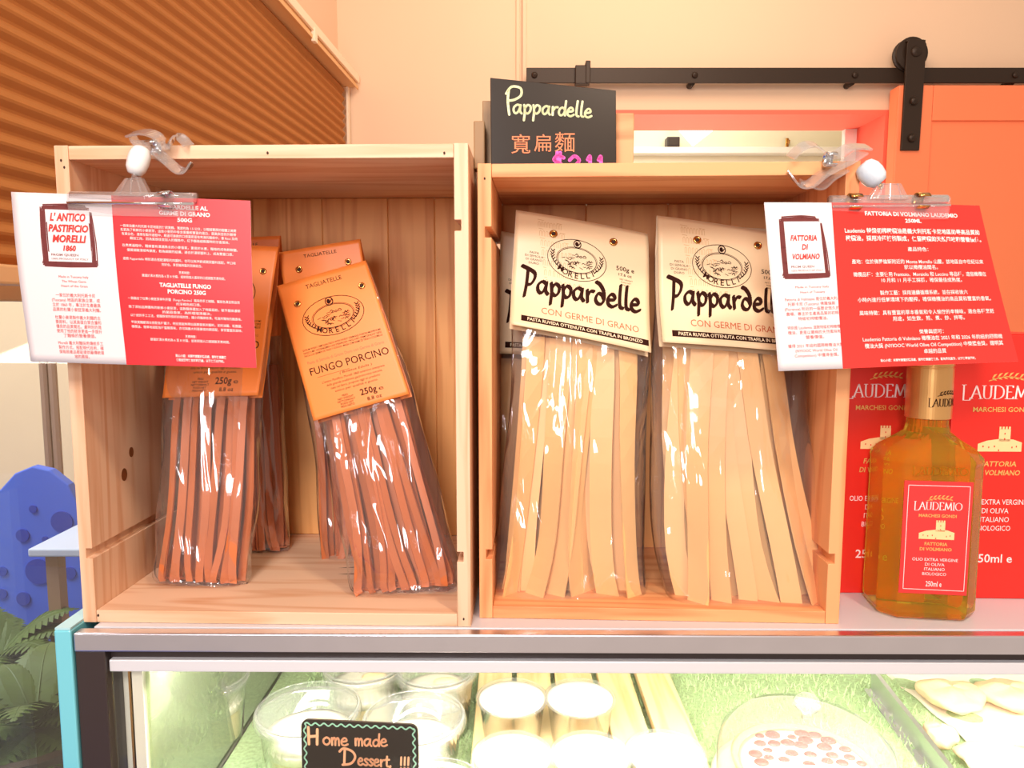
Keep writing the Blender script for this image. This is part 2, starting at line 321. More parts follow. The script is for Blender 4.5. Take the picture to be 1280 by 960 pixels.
ROM = {  # thin roman capitals with serifs, cap height 1
 'L': ([[(.12,1),(.12,0),(.62,0),(.66,.16)],[(0,1),(.26,1)]], .74), 'A': ([[(.0,0),(.38,1.0),(.76,0)],[(.14,.36),(.62,.36)],[(-.08,0),(.1,0)],[(.64,0),(.88,0)]], .86),
 'U': ([[(.12,1),(.12,.35),(.2,.06),(.42,0),(.62,.08),(.68,.35),(.68,1)],[(0,1),(.24,1)],[(.58,1),(.8,1)]], .88), 'D': ([[(.12,1),(.12,0)],[(0,1),(.4,1),(.72,.8),(.8,.5),(.72,.2),(.4,0),(0,0)]], .95),
 'E': ([[(.12,1),(.12,0)],[(0,1),(.55,1),(.57,.86)],[(.12,.52),(.45,.52)],[(0,0),(.58,0),(.62,.15)]], .7), 'M': ([[(.1,0),(.2,1),(.52,.12),(.86,1),(.96,0)],[(0,0),(.2,0)],[(.86,0),(1.06,0)]], 1.14),
 'I': ([[(.12,1),(.12,0)],[(0,1),(.24,1)],[(0,0),(.24,0)]], .34), 'O': ([[(.45,1),(.12,.82),(.02,.5),(.12,.18),(.45,0),(.78,.18),(.88,.5),(.78,.82),(.45,1)]], .95)}
def laudemio(ink, x, y, h, w):
    tot = sum(ROM[c][1] for c in 'LAUDEMIO'); kx = w/tot; px = 0
    for i, ch in enumerate('LAUDEMIO'):
        st, adv = ROM[ch]; big = 1.18 if i == 0 else 1.0
        for p in st: ink.stroke([(x+(px+u)*kx, y-(h*.12 if i == 0 else 0)+v*h*big) for u, v in p], h*.062, h*.022, 0, 3 if ch in 'UDO' else 0)
        px += adv
def branch(ink, x, y, w, flip=1):
    """olive sprig, about w wide"""
    ink.stroke([(x-w*.5, y-w*.16), (x, y-w*.03), (x+w*.5, y-w*.1)], w*.012)
    for i in range(6):
        t = -.42+i*.16; bx = x+w*t; by = y-w*.1+w*.07*(1-(t*2)**2)
        for sg in (1, -1):
            dx, dy = w*.15, w*(.13 if sg > 0 else -.07)
            ink.poly([(bx, by), (bx+dx*.45, by+dy*.15+w*.015), (bx+dx, by+dy), (bx+dx*.4, by+dy*.85)])
def castle(ink, x, y, w):
    """villa with a battlemented tower, baseline centre x,y"""
    h = w*.3
    ink.poly([(x-w*.5, y), (x+w*.5, y), (x+w*.5, y+h*.72), (x+w*.3, y+h*.95), (x+w*.0, y+h*1.0), (x-w*.3, y+h*.85), (x-w*.5, y+h*.6)])
    tx = x+w*.1; tw = w*.13
    ink.poly([(tx-tw, y+h*.8), (tx+tw, y+h*.8), (tx+tw, y+h*1.75), (tx-tw, y+h*1.75)])
    for i in range(4): ink.poly([(tx-tw+i*tw*.54, y+h*1.72), (tx-tw+i*tw*.54+tw*.34, y+h*1.72), (tx-tw+i*tw*.54+tw*.34, y+h*1.95), (tx-tw+i*tw*.54, y+h*1.95)])
def castle_windows(ink, x, y, w):
    for a, b in ((-.38, .12), (-.25, .1), (-.12, .12), (.1, .3), (.1, .42), (.28, .1), (.38, .12), (-.02, .03)): ink.rect(x+w*a-w*.012, y+w*b-w*.02, x+w*a+w*.012, y+w*b+w*.02, 1)
def emblem(ink, cx, cy, rx, ry):
    """double oval with wheat ears, harvest scene and a small portrait roundel"""
    lw = rx*.022
    ink.ring(cx, cy, rx, ry, lw); ink.ring(cx, cy-ry*.02, rx*.66, ry*.60, lw); ink.ring(cx, cy-ry*.02, rx*.70, ry*.65, lw*.6)
    rnd = random.Random(3)
    for i in range(46):
        a = rnd.uniform(0, 2*PI); r = rnd.random()**.5*.86; x = cx+rx*.62*r*math.cos(a); y = cy-ry*.1+ry*.42*r*math.sin(a)
        ink.stroke([(x-rx*.05, y+rnd.uniform(-.04, .04)*ry), (x, y+rnd.uniform(-.06, .1)*ry), (x+rx*.05, y+rnd.uniform(-.05, .05)*ry)], rx*.014, rx*.008, 0, 0, False)
    for sx in (-1, 1):
        for i in range(7):
            a = math.radians(10-i*9) if sx > 0 else math.radians(170+i*9)
            x = cx+rx*.84*math.cos(a); y = cy+ry*.82*math.sin(a)+ry*.08
            for k in (-1, 1): ink.stroke([(x, y), (x+rx*.06*k, y+ry*.11)], rx*.016, rx*.016, 0, 0)
    word = 'MORELLI'
    for i, ch in enumerate(word):
        a = math.radians(-90+(i-3)*15.5); ink.text(ch, cx+rx*.80*math.cos(a), cy+ry*.80*math.sin(a)-ry*.10, ry*.27, bold=.015, rot=math.radians((i-3)*9))
    ink.ring(cx, cy+ry*.78, rx*.12, rx*.13, lw*1.5); ink.disc(cx-rx*.02, cy+ry*.78, rx*.06, rx*.08); ink.stroke([(cx+rx*.02, cy+ry*.7), (cx+rx*.09, cy+ry*.84)], rx*.015, None, 0, 0)
def bilerp(TL, TR, BR, BL, W, H, bend=None):
    """surface over a quad; x right, y up in the print's own units, (0,0) lower left"""
    n = (TR-TL).cross(BL-TL).normalized()
    if n.y > 0: n = -n
    def fn(x, y, off=0.0):
        u, v = x/W, 1-y/H; p = (TL*(1-u)+TR*u)*(1-v)+(BL*(1-u)+BR*u)*v
        return p+n*(off+(bend(u, v) if bend else 0))
    return fn
def on(fn, off=.0003): return lambda x, y: fn(x, y, off)

# ================================================================== THE ROOM
YB = 2.3
def P2(px, py, Y=YB): return at(px, py, Y)
zt = 2.2; zb = -1.2
xc = P2(428, 300).x                     # left rear corner of the room
xj = P2(1108, 200).x; xo = P2(560, 200).x; ztop = P2(900, 138).z; xs = P2(651, 40).x
WT = .2
struct('wall_back', MB().box(xc-.12, xs, YB, YB+WT, zb, zt).box(xs, xj, YB, YB+WT, ztop+.0, zt).box(xs, xo+.3, YB, YB+WT, zb, ztop-.0).box(xj, 3.2, YB, YB+WT, zb, zt), M['cream'])
struct('trim_1', MB().box(P2(645, 40).x, P2(650, 40).x, YB-.006, YB+.0, zb, zt).box(P2(653, 40).x, P2(658, 40).x, YB-.012, YB, zb, zt), M['cream'], bevel=.002)
# coral lining of the hatch: soffit, right reveal
struct('trim_2', MB().box(xo+.3, xj, YB-.002, YB+WT+.004, ztop-.012, ztop+.001), M['coral'])
struct('trim_3', MB().box(xj-.012, xj+.001, YB-.002, YB+WT+.004, zb, ztop-.012), M['coral'])
struct('trim_4', MB().box(xj-.05, xj-.012, YB+WT-.02, YB+WT+.004, zb, ztop-.012), M['white'])
# kitchen behind the hatch
struct('wall_kitchen', MB().box(-.3, 2.6, 3.9, 4.0, zb, 2.0), M['kitchen'])
struct('wall_kitchen_side', MB().box(2.6, 2.7, YB+WT, 4.0, zb, 2.0), M['kitchen'])
struct('ceiling', MB().box(-.3, 2.6, YB+WT, 3.95, 1.55, 1.6), M['kitchen'])
zl = at(1000, 188, 3.86).z
struct('trim_5', MB().box(-.3, 2.6, 3.83, 3.9, zl-.02, zl+.012), M['white'], bevel=.004)
tl = at(868, 158, 3.4)
hung_paper = thing('paper_pennant', 'white pointed paper shape hanging in the bright hatch behind the crates', 'pennant', tl)
a_, b_, c_ = at(842, 156, 3.4)-tl, at(905, 155, 3.4)-tl, at(866, 183, 3.4)-tl
obj('sheet', MB().prism([(a_.x, a_.z+.03), (b_.x, b_.z+.03), (b_.x-.05, b_.z-.03), (c_.x, c_.z), (a_.x+.02, a_.z-.02)], 'y', -.004, .004), paper_glow, hung_paper, bevel=.002)
obj('string', MB().tube([(b_.x*.3, 0, b_.z+.03), (b_.x*.3, 0, 1.55-tl.z)], .002), M['white'], hung_paper)
p = at(842, 200, 3.82)
t = thing('speaker_box', 'small black box on the ledge in the bright hatch', 'box', (p.x, 3.86, zl+.012))
obj('body', MB().box(-.032, .032, -.03, .03, 0, .05), M['dark'], t, bevel=.004); obj('face', MB().box(-.027, .027, -.033, -.03, .006, .044), M['iron'], t)
p = at(984, 180, 3.89)
t = thing('wall_hook', 'small brass hook on the kitchen wall seen through the hatch', 'hook', p)
obj('plate', MB().box(-.008, .008, 0, .008, -.03, .03), M['brass'], t, bevel=.002); obj('peg', MB().tube([(0, 0, .01), (0, -.025, .0), (0, -.03, .014)], .004), M['brass'], t)

# barn door rail
YR = YB-.045
r0 = at(658, 94, YR); r1x = 1.9; zr0, zr1 = at(900, 104, YR).z, at(900, 85, YR).z
t = thing('barn_door_rail', 'long flat dark iron sliding-door rail bolted across the cream wall', 'rail', (r0.x, YR, (zr0+zr1)/2)); hh = (zr1-zr0)/2
obj('rail_bar', MB().box(0, r1x-r0.x, -.004, .004, -hh, hh), M['iron'], t, bevel=.001)
for px in (668, 868, 1068, 1268):
    q = at(px, 94, YR); dx = q.x-r0.x
    bo = obj('bolt', MB().lathe([(.0, -.010), (.006, -.0095), (.009, -.007), (.009, -.004)], 12, (dx, 0, 0), M4=Matrix.Rotation(-PI/2, 4, 'X') if False else Matrix(((1, 0, 0, 0), (0, 0, 1, 0), (0, 1, 0, 0), (0, 0, 0, 1)))), M['iron'], t, smooth=True)
for px in (868, 1068, 1268):
    q = at(px-2, 104, YR); obj('spacer', MB().tube([(q.x-r0.x, .0045, -hh+.004), (q.x-r0.x, .044, -hh+.004)], .009, 12), M['iron'], t, smooth=True)
q = at(728, 90, YR)
obj('end_stop', MB().box(q.x-r0.x-.022, q.x-r0.x+.016, -.016, .012, -hh-.006, hh+.004).box(q.x-r0.x+.008, q.x-r0.x+.022, -.018, .014, -hh-.004, hh+.016), M['iron'], t, bevel=.002)
# coral sliding door in front of the wall
YD = YB-.075
d0 = at(1121, 150, YD); dtop = at(1200, 107, YD).z
door = bpy.data.objects.new('door_1', None); COL.objects.link(door); door['kind'] = 'structure'; door.location = (d0.x, YD, 0)
xst = at(1161, 200, YD).x-d0.x; zrl = at(1200, 151, YD).z
struct('door_slab', MB().box(0, 1.05, .004, .05, zb, dtop), M['coral_door'], door, bevel=.002)
struct('door_stile', MB().box(0, xst, -.004, .004, zb, dtop), M['coral_door'], door, bevel=.0015)
struct('door_rail', MB().box(xst+.001, 1.05, -.004, .004, zrl, dtop), M['coral_door'], door, bevel=.0015)
# strap hanger with wheel, moves with the door
hx0, hx1 = at(1131, 150, YD-.02).x-d0.x, at(1154, 150, YD-.02).x-d0.x; hb = at(1140, 188, YD-.01).z; htp = at(1140, 48, YD-.02).z
hg = struct('hanger_strap', MB().prism([(hx0-.002, hb), (hx1-.002, hb), (hx1+.002, htp-.012), (hx1-.006, htp), (hx0+.004, htp), (hx0+.0, htp-.012)], 'y', -.012, -.004), M['iron'], door, bevel=.001)
wz = at(1140, 66, YD).z; wx = (hx0+hx1)/2-.004
R90 = Matrix(((1, 0, 0, 0), (0, 0, 1, 0), (0, 1, 0, 0), (0, 0, 0, 1)))
struct('wheel', MB().lathe([(.030, .0), (.046, .002), (.046, .008), (.038, .012), (.038, .018), (.046, .022), (.046, .028), (.03, .03)], 28, (wx, 0, wz), M4=R90), M['iron'], hg, smooth=False)
struct('back_strap', MB().box(hx0, hx1, .030, .036, htp-.09, htp).box(hx0, hx1, -.01, .034, htp-.006, htp), M['iron'], hg, bevel=.001)
for py in (125.5, 172):
    z_ = at(1144, py, YD-.02).z; struct('bolt', MB().lathe([(.0, -.022), (.008, -.021), (.012, -.016), (.012, -.011)], 14, ((hx0+hx1)/2, 0, z_), M4=R90), M['iron'], hg, smooth=True)
struct('bolt', MB().lathe([(.0, -.018), (.012, -.017), (.016, -.012), (.016, -.011)], 16, ((hx0+hx1)/2, 0, wz), M4=R90), M['iron'], hg, smooth=True)

# ---- left wall: window, blind
dirw = Vector((math.sin(.054), math.cos(.054), 0)); nw = Vector((math.cos(.054), -math.sin(.054), 0))   # nw faces the room
W0 = Vector((xc, YB, 0))
def wl(s, off, z): return W0-dirw*s+nw*off+Vector((0, 0, z))     # s metres toward the camera from the corner
def wbox(mb, s0, s1, o0, o1, z0, z1):
    vs = [wl(s, o, z) for z in (z0, z1) for s, o in ((s0, o0), (s1, o0), (s1, o1), (s0, o1))]
    return mb.add(vs, [(3, 2, 1, 0), (4, 5, 6, 7), (0, 1, 5, 4), (1, 2, 6, 5), (2, 3, 7, 6), (3, 0, 4, 7)])
def on_wall(px, py, off=0):
    return at_plane(px, py, W0+nw*off, nw)
zbr = on_wall(8, 338, .04).z; zhr = on_wall(420, 90, .04).z
struct('wall_left', wbox(wbox(MB(), -.05, .035, -.14, 0, zb, zt), .035, 3.2, -.14, 0, zhr+.05, zt), M['cream'])
wf = MB(); wbox(wf, .035, .06, -.10, .004, zb, zhr+.05); wbox(wf, .06, 3.2, -.10, -.0, zhr+.02, zhr+.05)
struct('window_1', wf, M['winframe'], bevel=.002)
win = bpy.data.objects['window_1']
struct('window_mullion', wbox(MB(), 1.62, 1.66, -.08, -.03, zb, zhr+.02), M['winframe'], win)
struct('window_glass', wbox(MB(), .06, 3.2, -.06, -.052, zb, zhr+.02), M['pane'], win)
struct('window_sash', wbox(MB(), .06, 3.2, -.07, -.02, on_wall(8, 357).z-.018, on_wall(8, 357).z+.004), M['winframe'], win, bevel=.002)
bl = thing('pleated_blind', 'half-lowered brown pleated blind across the upper left window', 'blind', wl(1.2, .03, zbr))
boff = Vector(bl.location)
def wpart(name, mb, m, smooth=False, bevel=0):
    return obj(name, mb, m, bl, smooth, bevel, off=boff)
wpart('headrail', wbox(MB(), .02, 2.6, .012, .060, zhr-.0, zhr+.028), M['rail'], bevel=.003)
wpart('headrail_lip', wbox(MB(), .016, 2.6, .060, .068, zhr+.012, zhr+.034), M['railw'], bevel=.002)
wpart('headrail_lip', wbox(MB(), .016, 2.6, .060, .064, zhr-.006, zhr+.004), M['rail'], bevel=.001)
wpart('bottom_rail', wbox(MB(), .04, 2.6, .014, .052, zbr-.016, zbr+.006), M['rail'], bevel=.003)
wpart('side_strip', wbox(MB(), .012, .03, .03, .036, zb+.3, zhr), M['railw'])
npl = 24; ph = (zhr-zbr-.006)/npl
for i in range(npl):
    z0 = zbr+.006+i*ph; mb = MB(); pr = []
    for j in range(9):
        q = j/8; pr.append((.020+.0042*(1-math.cos(2*PI*q)), z0+ph*q))
    pr += [(.016, z0+ph), (.016, z0)]
    n = len(pr); vs = [wl(.04, o, z) for o, z in pr]+[wl(2.6, o, z) for o, z in pr]
    mb.add(vs, [tuple(range(n)), tuple(range(2*n-1, n-1, -1))]+[(k, k+n, (k+1) % n+n, (k+1) % n) for k in range(n)])
    wpart('pleat', mb, M['blind'], smooth=False, bevel=.0)
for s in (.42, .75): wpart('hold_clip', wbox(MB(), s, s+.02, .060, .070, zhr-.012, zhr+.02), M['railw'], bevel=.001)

# ---- outside the window
struct('ground', MB().box(-9, -.75, -1, 9, -1.25, -1.2), M['bluefloor'])
struct('wall_street', MB().box(-7, .2, 3.6, 3.7, -1.2, 1.6), M['outer'])
Yq = 2.0; q0 = at(45, 740, Yq)
t = thing('dotted_play_panel', 'blue hill-shaped panel with darker round dots outside the window', 'panel', (q0.x, Yq, -1.2))
pts = [(-60, 640), (-20, 625), (0, 612), (18, 592), (40, 583), (62, 588), (85, 606), (102, 640), (130, 700), (140, 1200), (-60, 1200)]
prof = []
for px, py in pts: q = at(px, py, Yq); prof.append((q.x-q0.x, max(q.z, -1.19)+1.2))
obj('panel', MB().prism(prof, 'y', 0, .03), M['blue'], t, bevel=.004)
for px, py, r in ((29, 669, 8.5), (49, 714, 17), (30, 748, 9), (72, 749, 9), (42, 636, 5), (78, 652, 14), (4, 714, 6), (88, 716, 8), (3, 742, 7), (57, 674, 4)):
    q = at(px, py, Yq); r = r*Yq/F_PX
    obj('dot', MB().prism([(q.x-q0.x+r*math.cos(2*PI*i/24), q.z+1.2+r*math.sin(2*PI*i/24)) for i in range(24)], 'y', -.004, .0), M['dblue'], t)
q = at(118, 690, 1.75)
t = thing('patio_table', 'pale square-topped table outside the window beside the left crate', 'table', (q.x, 1.8, -1.2))
tz = at(70, 678, 1.75).z+1.2
obj('table_top', MB().box(-.13, .18, -.1, .17, tz-.02, tz), M['steelgrey'], t, bevel=.004)
for sx, sy in ((-.09, -.06), (.14, -.06), (-.09, .13), (.14, .13)): obj('leg', MB().box(sx-.015, sx+.015, sy-.015, sy+.015, 0, tz-.021), M['post'], t)
for i, px in enumerate((57, 68)):
    q = at(px, 500, 3.3); t = thing('street_post', ('slim grey post outside, nearer the crate' if i else 'slim grey post outside, nearer the card edge'), 'post', (q.x, 3.3, -1.2))
    obj('shaft', MB().tube([(0, 0, .03), (0, 0, 2.1)], .018), M['post'], t); obj('foot', MB().box(-.019, .019, -.03, .03, 0, .03), M['post'], t)
rnd = random.Random(11)
def fern(px, py, Y, size, label, seed):
    q = at(px, py, Y); rnd = random.Random(seed)
    t = thing('fern', label, 'plant', (q.x, Y, -1.2)); zc = q.z+1.2
    obj('planter', MB().lathe([(.09, 0), (.12, zc-.02), (.13, zc), (.11, zc), (.10, zc-.02)], 20), M['pot'], t, smooth=False)
    for i in range(26):
        a = 2*PI*i/26*2+rnd.uniform(-.2, .2); ln = size*rnd.uniform(.75, 1.1); up = rnd.uniform(.35, 1.0); mb = MB(); path = []
        for k in range(15):
            s = k/14; r = ln*s; path.append(Vector((math.cos(a)*r*(1-up*.35), math.sin(a)*r*(1-up*.35), zc-.01+ln*up*s-ln*.55*s*s)))
        mb.tube(path, [.0022*(1-.7*k/14) for k in range(15)], 4)
        for k in range(1, 15):
            s = k/14; tg = (path[min(k+1, 14)]-path[k-1]).normalized(); sd = tg.cross(Vector((0, 0, 1))).normalized(); L = ln*.2*math.sin(PI*min(1, s*.9+.12))+.005; wd = ln*.028
            for sg in (-1, 1):
                tip = path[k]+sd*(sg*L)+tg*(L*.45)-Vector((0, 0, L*.2)); mb.add([path[k]-tg*wd, path[k]+sd*(sg*L*.5)+tg*(L*.1)-tg*wd, tip, path[k]+sd*(sg*L*.5)+tg*(L*.3)+tg*wd, path[k]+tg*wd], [(0, 1, 2, 3, 4)])
        obj('frond', mb, M['fern'], t)
fern(44, 905, 1.16, .22, 'bushy green fern outside the window beside the teal panel', 1)
fern(-8, 828, 1.66, .24, 'green fern outside the window cut by the left edge of the photo', 2)

# ================================================================== DISPLAY FRIDGE
FR = thing('display_fridge', 'glass-fronted cake display fridge with white top and steel edge under the crates', 'fridge', (0, .6425, 0), -.0075)
xl = at(91, 800, .645).x
def fp(name, mb, m, **k): return obj(name, mb, m, FR, **k)
fp('worktop', MB().box(xl+.012, 1.1, .0125, .62, -.02, 0), M['counter'], bevel=.001)
fp('steel_edge', MB().box(xl, 1.1, 0, .0122, -.0185, -.0008), M['steel'], bevel=.0015)
fp('edge_gap', MB().box(xl+.004, 1.1, .012, .016, -.032, -.019), M['dark'])
xp0, xp1 = at(98, 850, .65).x, at(135, 850, .65).x
fp('corner_post', MB().box(xp0, xp1, .002, .03, -.75, -.0187), M['dark'], bevel=.001)
fp('post_trim', MB().box(xp0-.008, xp0-.001, .006, .03, -.75, -.0187), M['brass'])
fp('header_bar', MB().box(xp1+.001, 1.1, .006, .02, -.0405, -.029), M['alu'], bevel=.001)
fp('led_tube', MB().box(xp1+.03, 1.08, .022, .032, -.036, -.030), led)
fp('front_glass', MB().box(xp1+.001, 1.1, .009, .013, -.75, -.041), M['pane'])
fp('side_liner', MB().box(xp1-.02, xp1+.012, .03, .6, -.75, -.021), M['liner'])
fp('seal_strip', MB().box(xp1+.0125, xp1+.0145, .016, .03, -.75, -.042), M['brass'])
fp('glazing_bead', MB().box(xp1+.016, xp1+.026, .016, .03, -.75, -.042), M['liner'])
fp('side_glass', MB().box(xp1+.027, xp1+.030, .02, .6, -.75, -.042), M['sideglass'])
fp('back_panel', MB().box(xp1, 1.1, .6, .62, -.75, -.021), M['liner'])
SZ = -.245
fp('shelf', MB().box(xp1+.031, 1.1, .03, .595, SZ-.008, SZ), M['liner'])
fp('base', MB().box(xl, 1.1, .03, .62, -1.2, -.75), M['dark'])
l = area('fridge_led_light', (.3, .69, -.048), (.3, .85, -.3), 1.35, 6.5, (1.0, .95, .84), .02); l.rotation_euler = (math.radians(24), 0, -.0075)
# teal side panel
tx0, tx1 = at(67, 790, .645).x, at(88, 790, .645).x
t = thing('teal_panel', 'glossy teal upright panel at the left end of the fridge', 'panel', (tx0, .645, -1.2))
tt = at_z(67, 786, .006).z
obj('board', MB().box(0, tx1-tx0, 0, .34, 0, 1.2+.002), M['teal'], t, bevel=.0015)
obj('top_sheen', MB().box(.0006, tx1-tx0-.0006, .001, .339, 1.2022, 1.2042), M['teal_sheen'], t)  # whitish reflection along the top painted as a paler teal

# ---- turf mat, slats and desserts
def fz(px, py, z): return at_z(px, py, z)
tm = obj('turf_mat', MB().box(xp1+.035, 1.0, .675, 1.2, SZ+.0005, SZ+.004), M['grassm']); tm['label'] = 'bright green artificial turf mat on the fridge shelf'; tm['category'] = 'turf mat'; tm['kind'] = 'stuff'
gb = MB(); rnd = random.Random(4)
for i in range(9000):
    x = rnd.uniform(-.30, .55); y = rnd.uniform(.69, 1.1); h = rnd.uniform(.005, .010); a = rnd.uniform(0, PI); dx, dy = .0012*math.cos(a), .0012*math.sin(a); lx, ly = rnd.uniform(-.004, .004), rnd.uniform(-.004, .004)
    gb.add([(x-dx, y-dy, SZ+.004), (x+dx, y+dy, SZ+.004), (x+lx, y+ly, SZ+.004+h)], [(0, 1, 2)])
g_ = obj('turf_blades', gb, M['blade'], tm); g_['kind'] = 'stuff'
CZ = -.165                                            # height of the cup tops
sl = thing('slatted_tray', 'pale wooden slatted tray under the white-topped cups', 'tray', (.06, .72, SZ+.004))
sx0 = lambda px, py=845: at_z(px, py, SZ+.03).x
for a, b in ((598, 640), (646, 688), (694, 740), (748, 789), (797, 839)):
    x0, x1 = sx0(a), sx0(b); obj('slat', MB().box(x0-.06, x1-.06, 0, .36, .012, .024), M['slat'], sl, bevel=.001)
for y in (.02, .33): obj('batten', MB().box(sx0(598)-.06, sx0(839)-.06, y, y+.02, 0, .0118), M['slat'], sl)
def cup(px, py, r, h, kind, label, group, z0):
    """cup with lid; px,py aims at the centre of its top"""
    q = at_z(px, py, z0+h); t = thing({'white': 'cream_cup', 'peel': 'dessert_cup'}[kind], label, 'dessert cup', (q.x, q.y, z0), 0, group)
    obj('tumbler', MB().lathe([(r*.78, .0), (r*.80, .001), (r*.95, h*.86), (r, h*.88), (r, h*.91), (r*.93, h*.9), (r*.77, .004)], 36, cap=False), M['cupglass'], t, smooth=True)
    if kind == 'white':
        obj('filling', MB().lathe([(r*.74, .004), (r*.90, h*.84)], 32), M['custard'], t, smooth=False)
        obj('cream_layer', MB().lathe([(r*.91, h*.845), (r*.94, h*.93), (r*.8, h*.97), (r*.4, h*.985), (.0, h*.99)], 32), M['creamy'], t, smooth=True)
        obj('lid', MB().lathe([(r*1.04, h*.88), (r*1.04, h*.96), (r*.98, h*.995), (r*.9, h*1.0), (r*.5, h*1.01), (0, h*1.012)], 36, cap=False), M['cupglass'], t, smooth=True)
    else:
        obj('filling', MB().lathe([(r*.74, .004), (r*.84, h*.48)], 32), M['custard'], t, smooth=False)
        obj('cream_layer', MB().lathe([(r*.845, h*.49), (r*.88, h*.62), (r*.6, h*.68), (0, h*.7)], 32), M['creamy'], t, smooth=True)
        obj('fruit_slice', MB().blob((r*.25, r*.1, h*.71), (r*.34, r*.16, h*.07), 14, 8), M['peel'], t, smooth=True)
        obj('lid', MB().lathe([(r*1.04, h*.86), (r*1.06, h*.90), (r*1.04, h*.95), (r*.97, h*.97), (r*.95, h*.93), (r*.6, h*.94), (0, h*.945)], 40, cap=False), M['cupglass'], t, smooth=True)
        obj('lid_rim', MB().lathe([(r*1.0, h*.97), (r*1.03, h*.985), (r*1.0, h*1.0), (r*.96, h*.985), (r*1.0, h*.97)], 40, cap=False), M['cupglass'], t, smooth=True)
    return t
G1 = 'clear lidded dessert cups in the fridge'; G2 = 'white-topped cups on the slatted tray'
ZS = SZ+.028
cup(385, 882, .057, .085, 'peel', 'large clear lidded cup with a fruit slice behind the small blackboard', G1, SZ+.004)
cup(518, 893, .055, .085, 'peel', 'large clear cup of white cream just right of the small blackboard', G1, SZ+.004)
cup(540, 990, .055, .085, 'peel', 'clear cup low beside the blackboard, mostly below the photo edge', G1, SZ+.004)
cup(455, 826, .052, .085, 'peel', 'clear cup mostly hidden under the steel edge, behind the fruit-slice cup', G1, SZ+.004)
cup(545, 832, .050, .085, 'peel', 'clear cup under the steel edge behind the white cream cup', G1, SZ+.004)
for (px, py, lb) in ((640, 868, 'white-topped cup, back row, left above the slats'), (725, 868, 'white-topped cup, back row, right of its pair'), (641, 940, 'white-topped cup, front row, left end beside the turf strip'), (738, 940, 'white-topped cup, front row, middle one'), (832, 938, 'white-topped cup, front row, right end beside the tart plate')):
    cup(px, py, .041, .055, 'white', lb, G2, ZS)
for (px, py, lb) in ((200, 858, 'clear cup at the far left behind the side glass'), (262, 842, 'clear cup second from the left end, half under the edge')):
    cup(px, py, .045, .085, 'peel', lb, G1, SZ+.004)
# tart under glass dome on a plate
q = at_z(1012, 945, SZ+.045)
t = thing('blueberry_tart', 'round custard tart dotted with dark berries on a white plate', 'tart', (q.x-.005, q.y, SZ+.012), 0)
obj('crust', MB().lathe([(.066, 0), (.076, .018), (.079, .026), (.075, .028), (.071, .022), (0, .022)], 48), M['crust'], t, smooth=True)
obj('custard', MB().lathe([(.0705, .0224), (.06, .025), (0, .026)], 40), M['creamy'], t, smooth=True)
rb = random.Random(9); placed = []
for i in range(400):
    a = rb.uniform(0, 2*PI); r = .062*rb.random()**.5; x, y = r*math.cos(a), r*math.sin(a)
    if all((x-u)**2+(y-v)**2 > .0135**2 for u, v in placed):
        placed.append((x, y)); s = rb.uniform(.0048, .0082); obj('berry', MB().blob((x, y, .0255), (s*1.15, s*.95, s*.45), 12, 6), M['berry'], t, smooth=True)
    if len(placed) > 42: break
pl = thing('cake_plate', 'white round plate under the berry tart', 'plate', (q.x-.005, q.y, SZ+.0045))
obj('dish', MB().lathe([(.05, 0), (.055, .002), (.098, .006), (.10, .0085), (.096, .0085), (.06, .0055), (0, .0055)], 48), M['plate'], pl, smooth=True)
dm = thing('glass_dome', 'clear round dome with a knob over the berry tart', 'dome', (q.x-.005, q.y, SZ+.013))
obj('bell', MB().lathe([(.0945, .0), (.0945, .035), (.09, .05), (.072, .066), (.045, .074), (.0, .077)], 56, cap=False), M['cupglass'], dm, smooth=True)
obj('knob', MB().lathe([(.006, .077), (.006, .083), (.014, .09), (.015, .096), (.009, .102), (0, .103)], 24), M['cupglass'], dm, smooth=True)
# metal divider + parchment + scones on the right
p0, p1 = at_z(1092, 840, SZ+.03), at_z(1190, 965, SZ+.03)
dv = thing('steel_divider', 'narrow steel divider strip beside the scones', 'divider', (p0.x, p0.y, SZ+.004))
e = p1-p0; e.z = 0; sd = Vector((-e.y, e.x, 0)).normalized()*.003
obj('fin', MB().add([sd, e+sd, e-sd, -sd, sd+Vector((0, 0, .03)), e+sd+Vector((0, 0, .03)), e-sd+Vector((0, 0, .03)), -sd+Vector((0, 0, .03))], [(0,3,2,1),(4,5,6,7),(0,1,5,4),(1,2,6,5),(2,3,7,6),(3,0,4,7)]), M['steel'], dv)
obj('foot', MB().add([sd*4, e+sd*4, e-sd*4, -sd*4, sd*4+Vector((0, 0, .0015)), e+sd*4+Vector((0, 0, .0015)), e-sd*4+Vector((0, 0, .0015)), -sd*4+Vector((0, 0, .0015))], [(0,3,2,1),(4,5,6,7),(0,1,5,4),(1,2,6,5),(2,3,7,6),(3,0,4,7)]), M['steel'], dv)
pc = at_z(1225, 900, SZ)
pp = obj('parchment_sheet', MB().grid(lambda u, v: Vector((pc.x-.07+u*.3+.02*(1-v), pc.y-.14+v*.30, SZ+.006+.002*math.sin(u*17+v*5)+.0015*math.sin(v*23))), 30, 30), M['parch'], smooth=True, solid=.0006)
pp['label'] = 'pale crinkled parchment sheet under the scones'; pp['category'] = 'parchment'
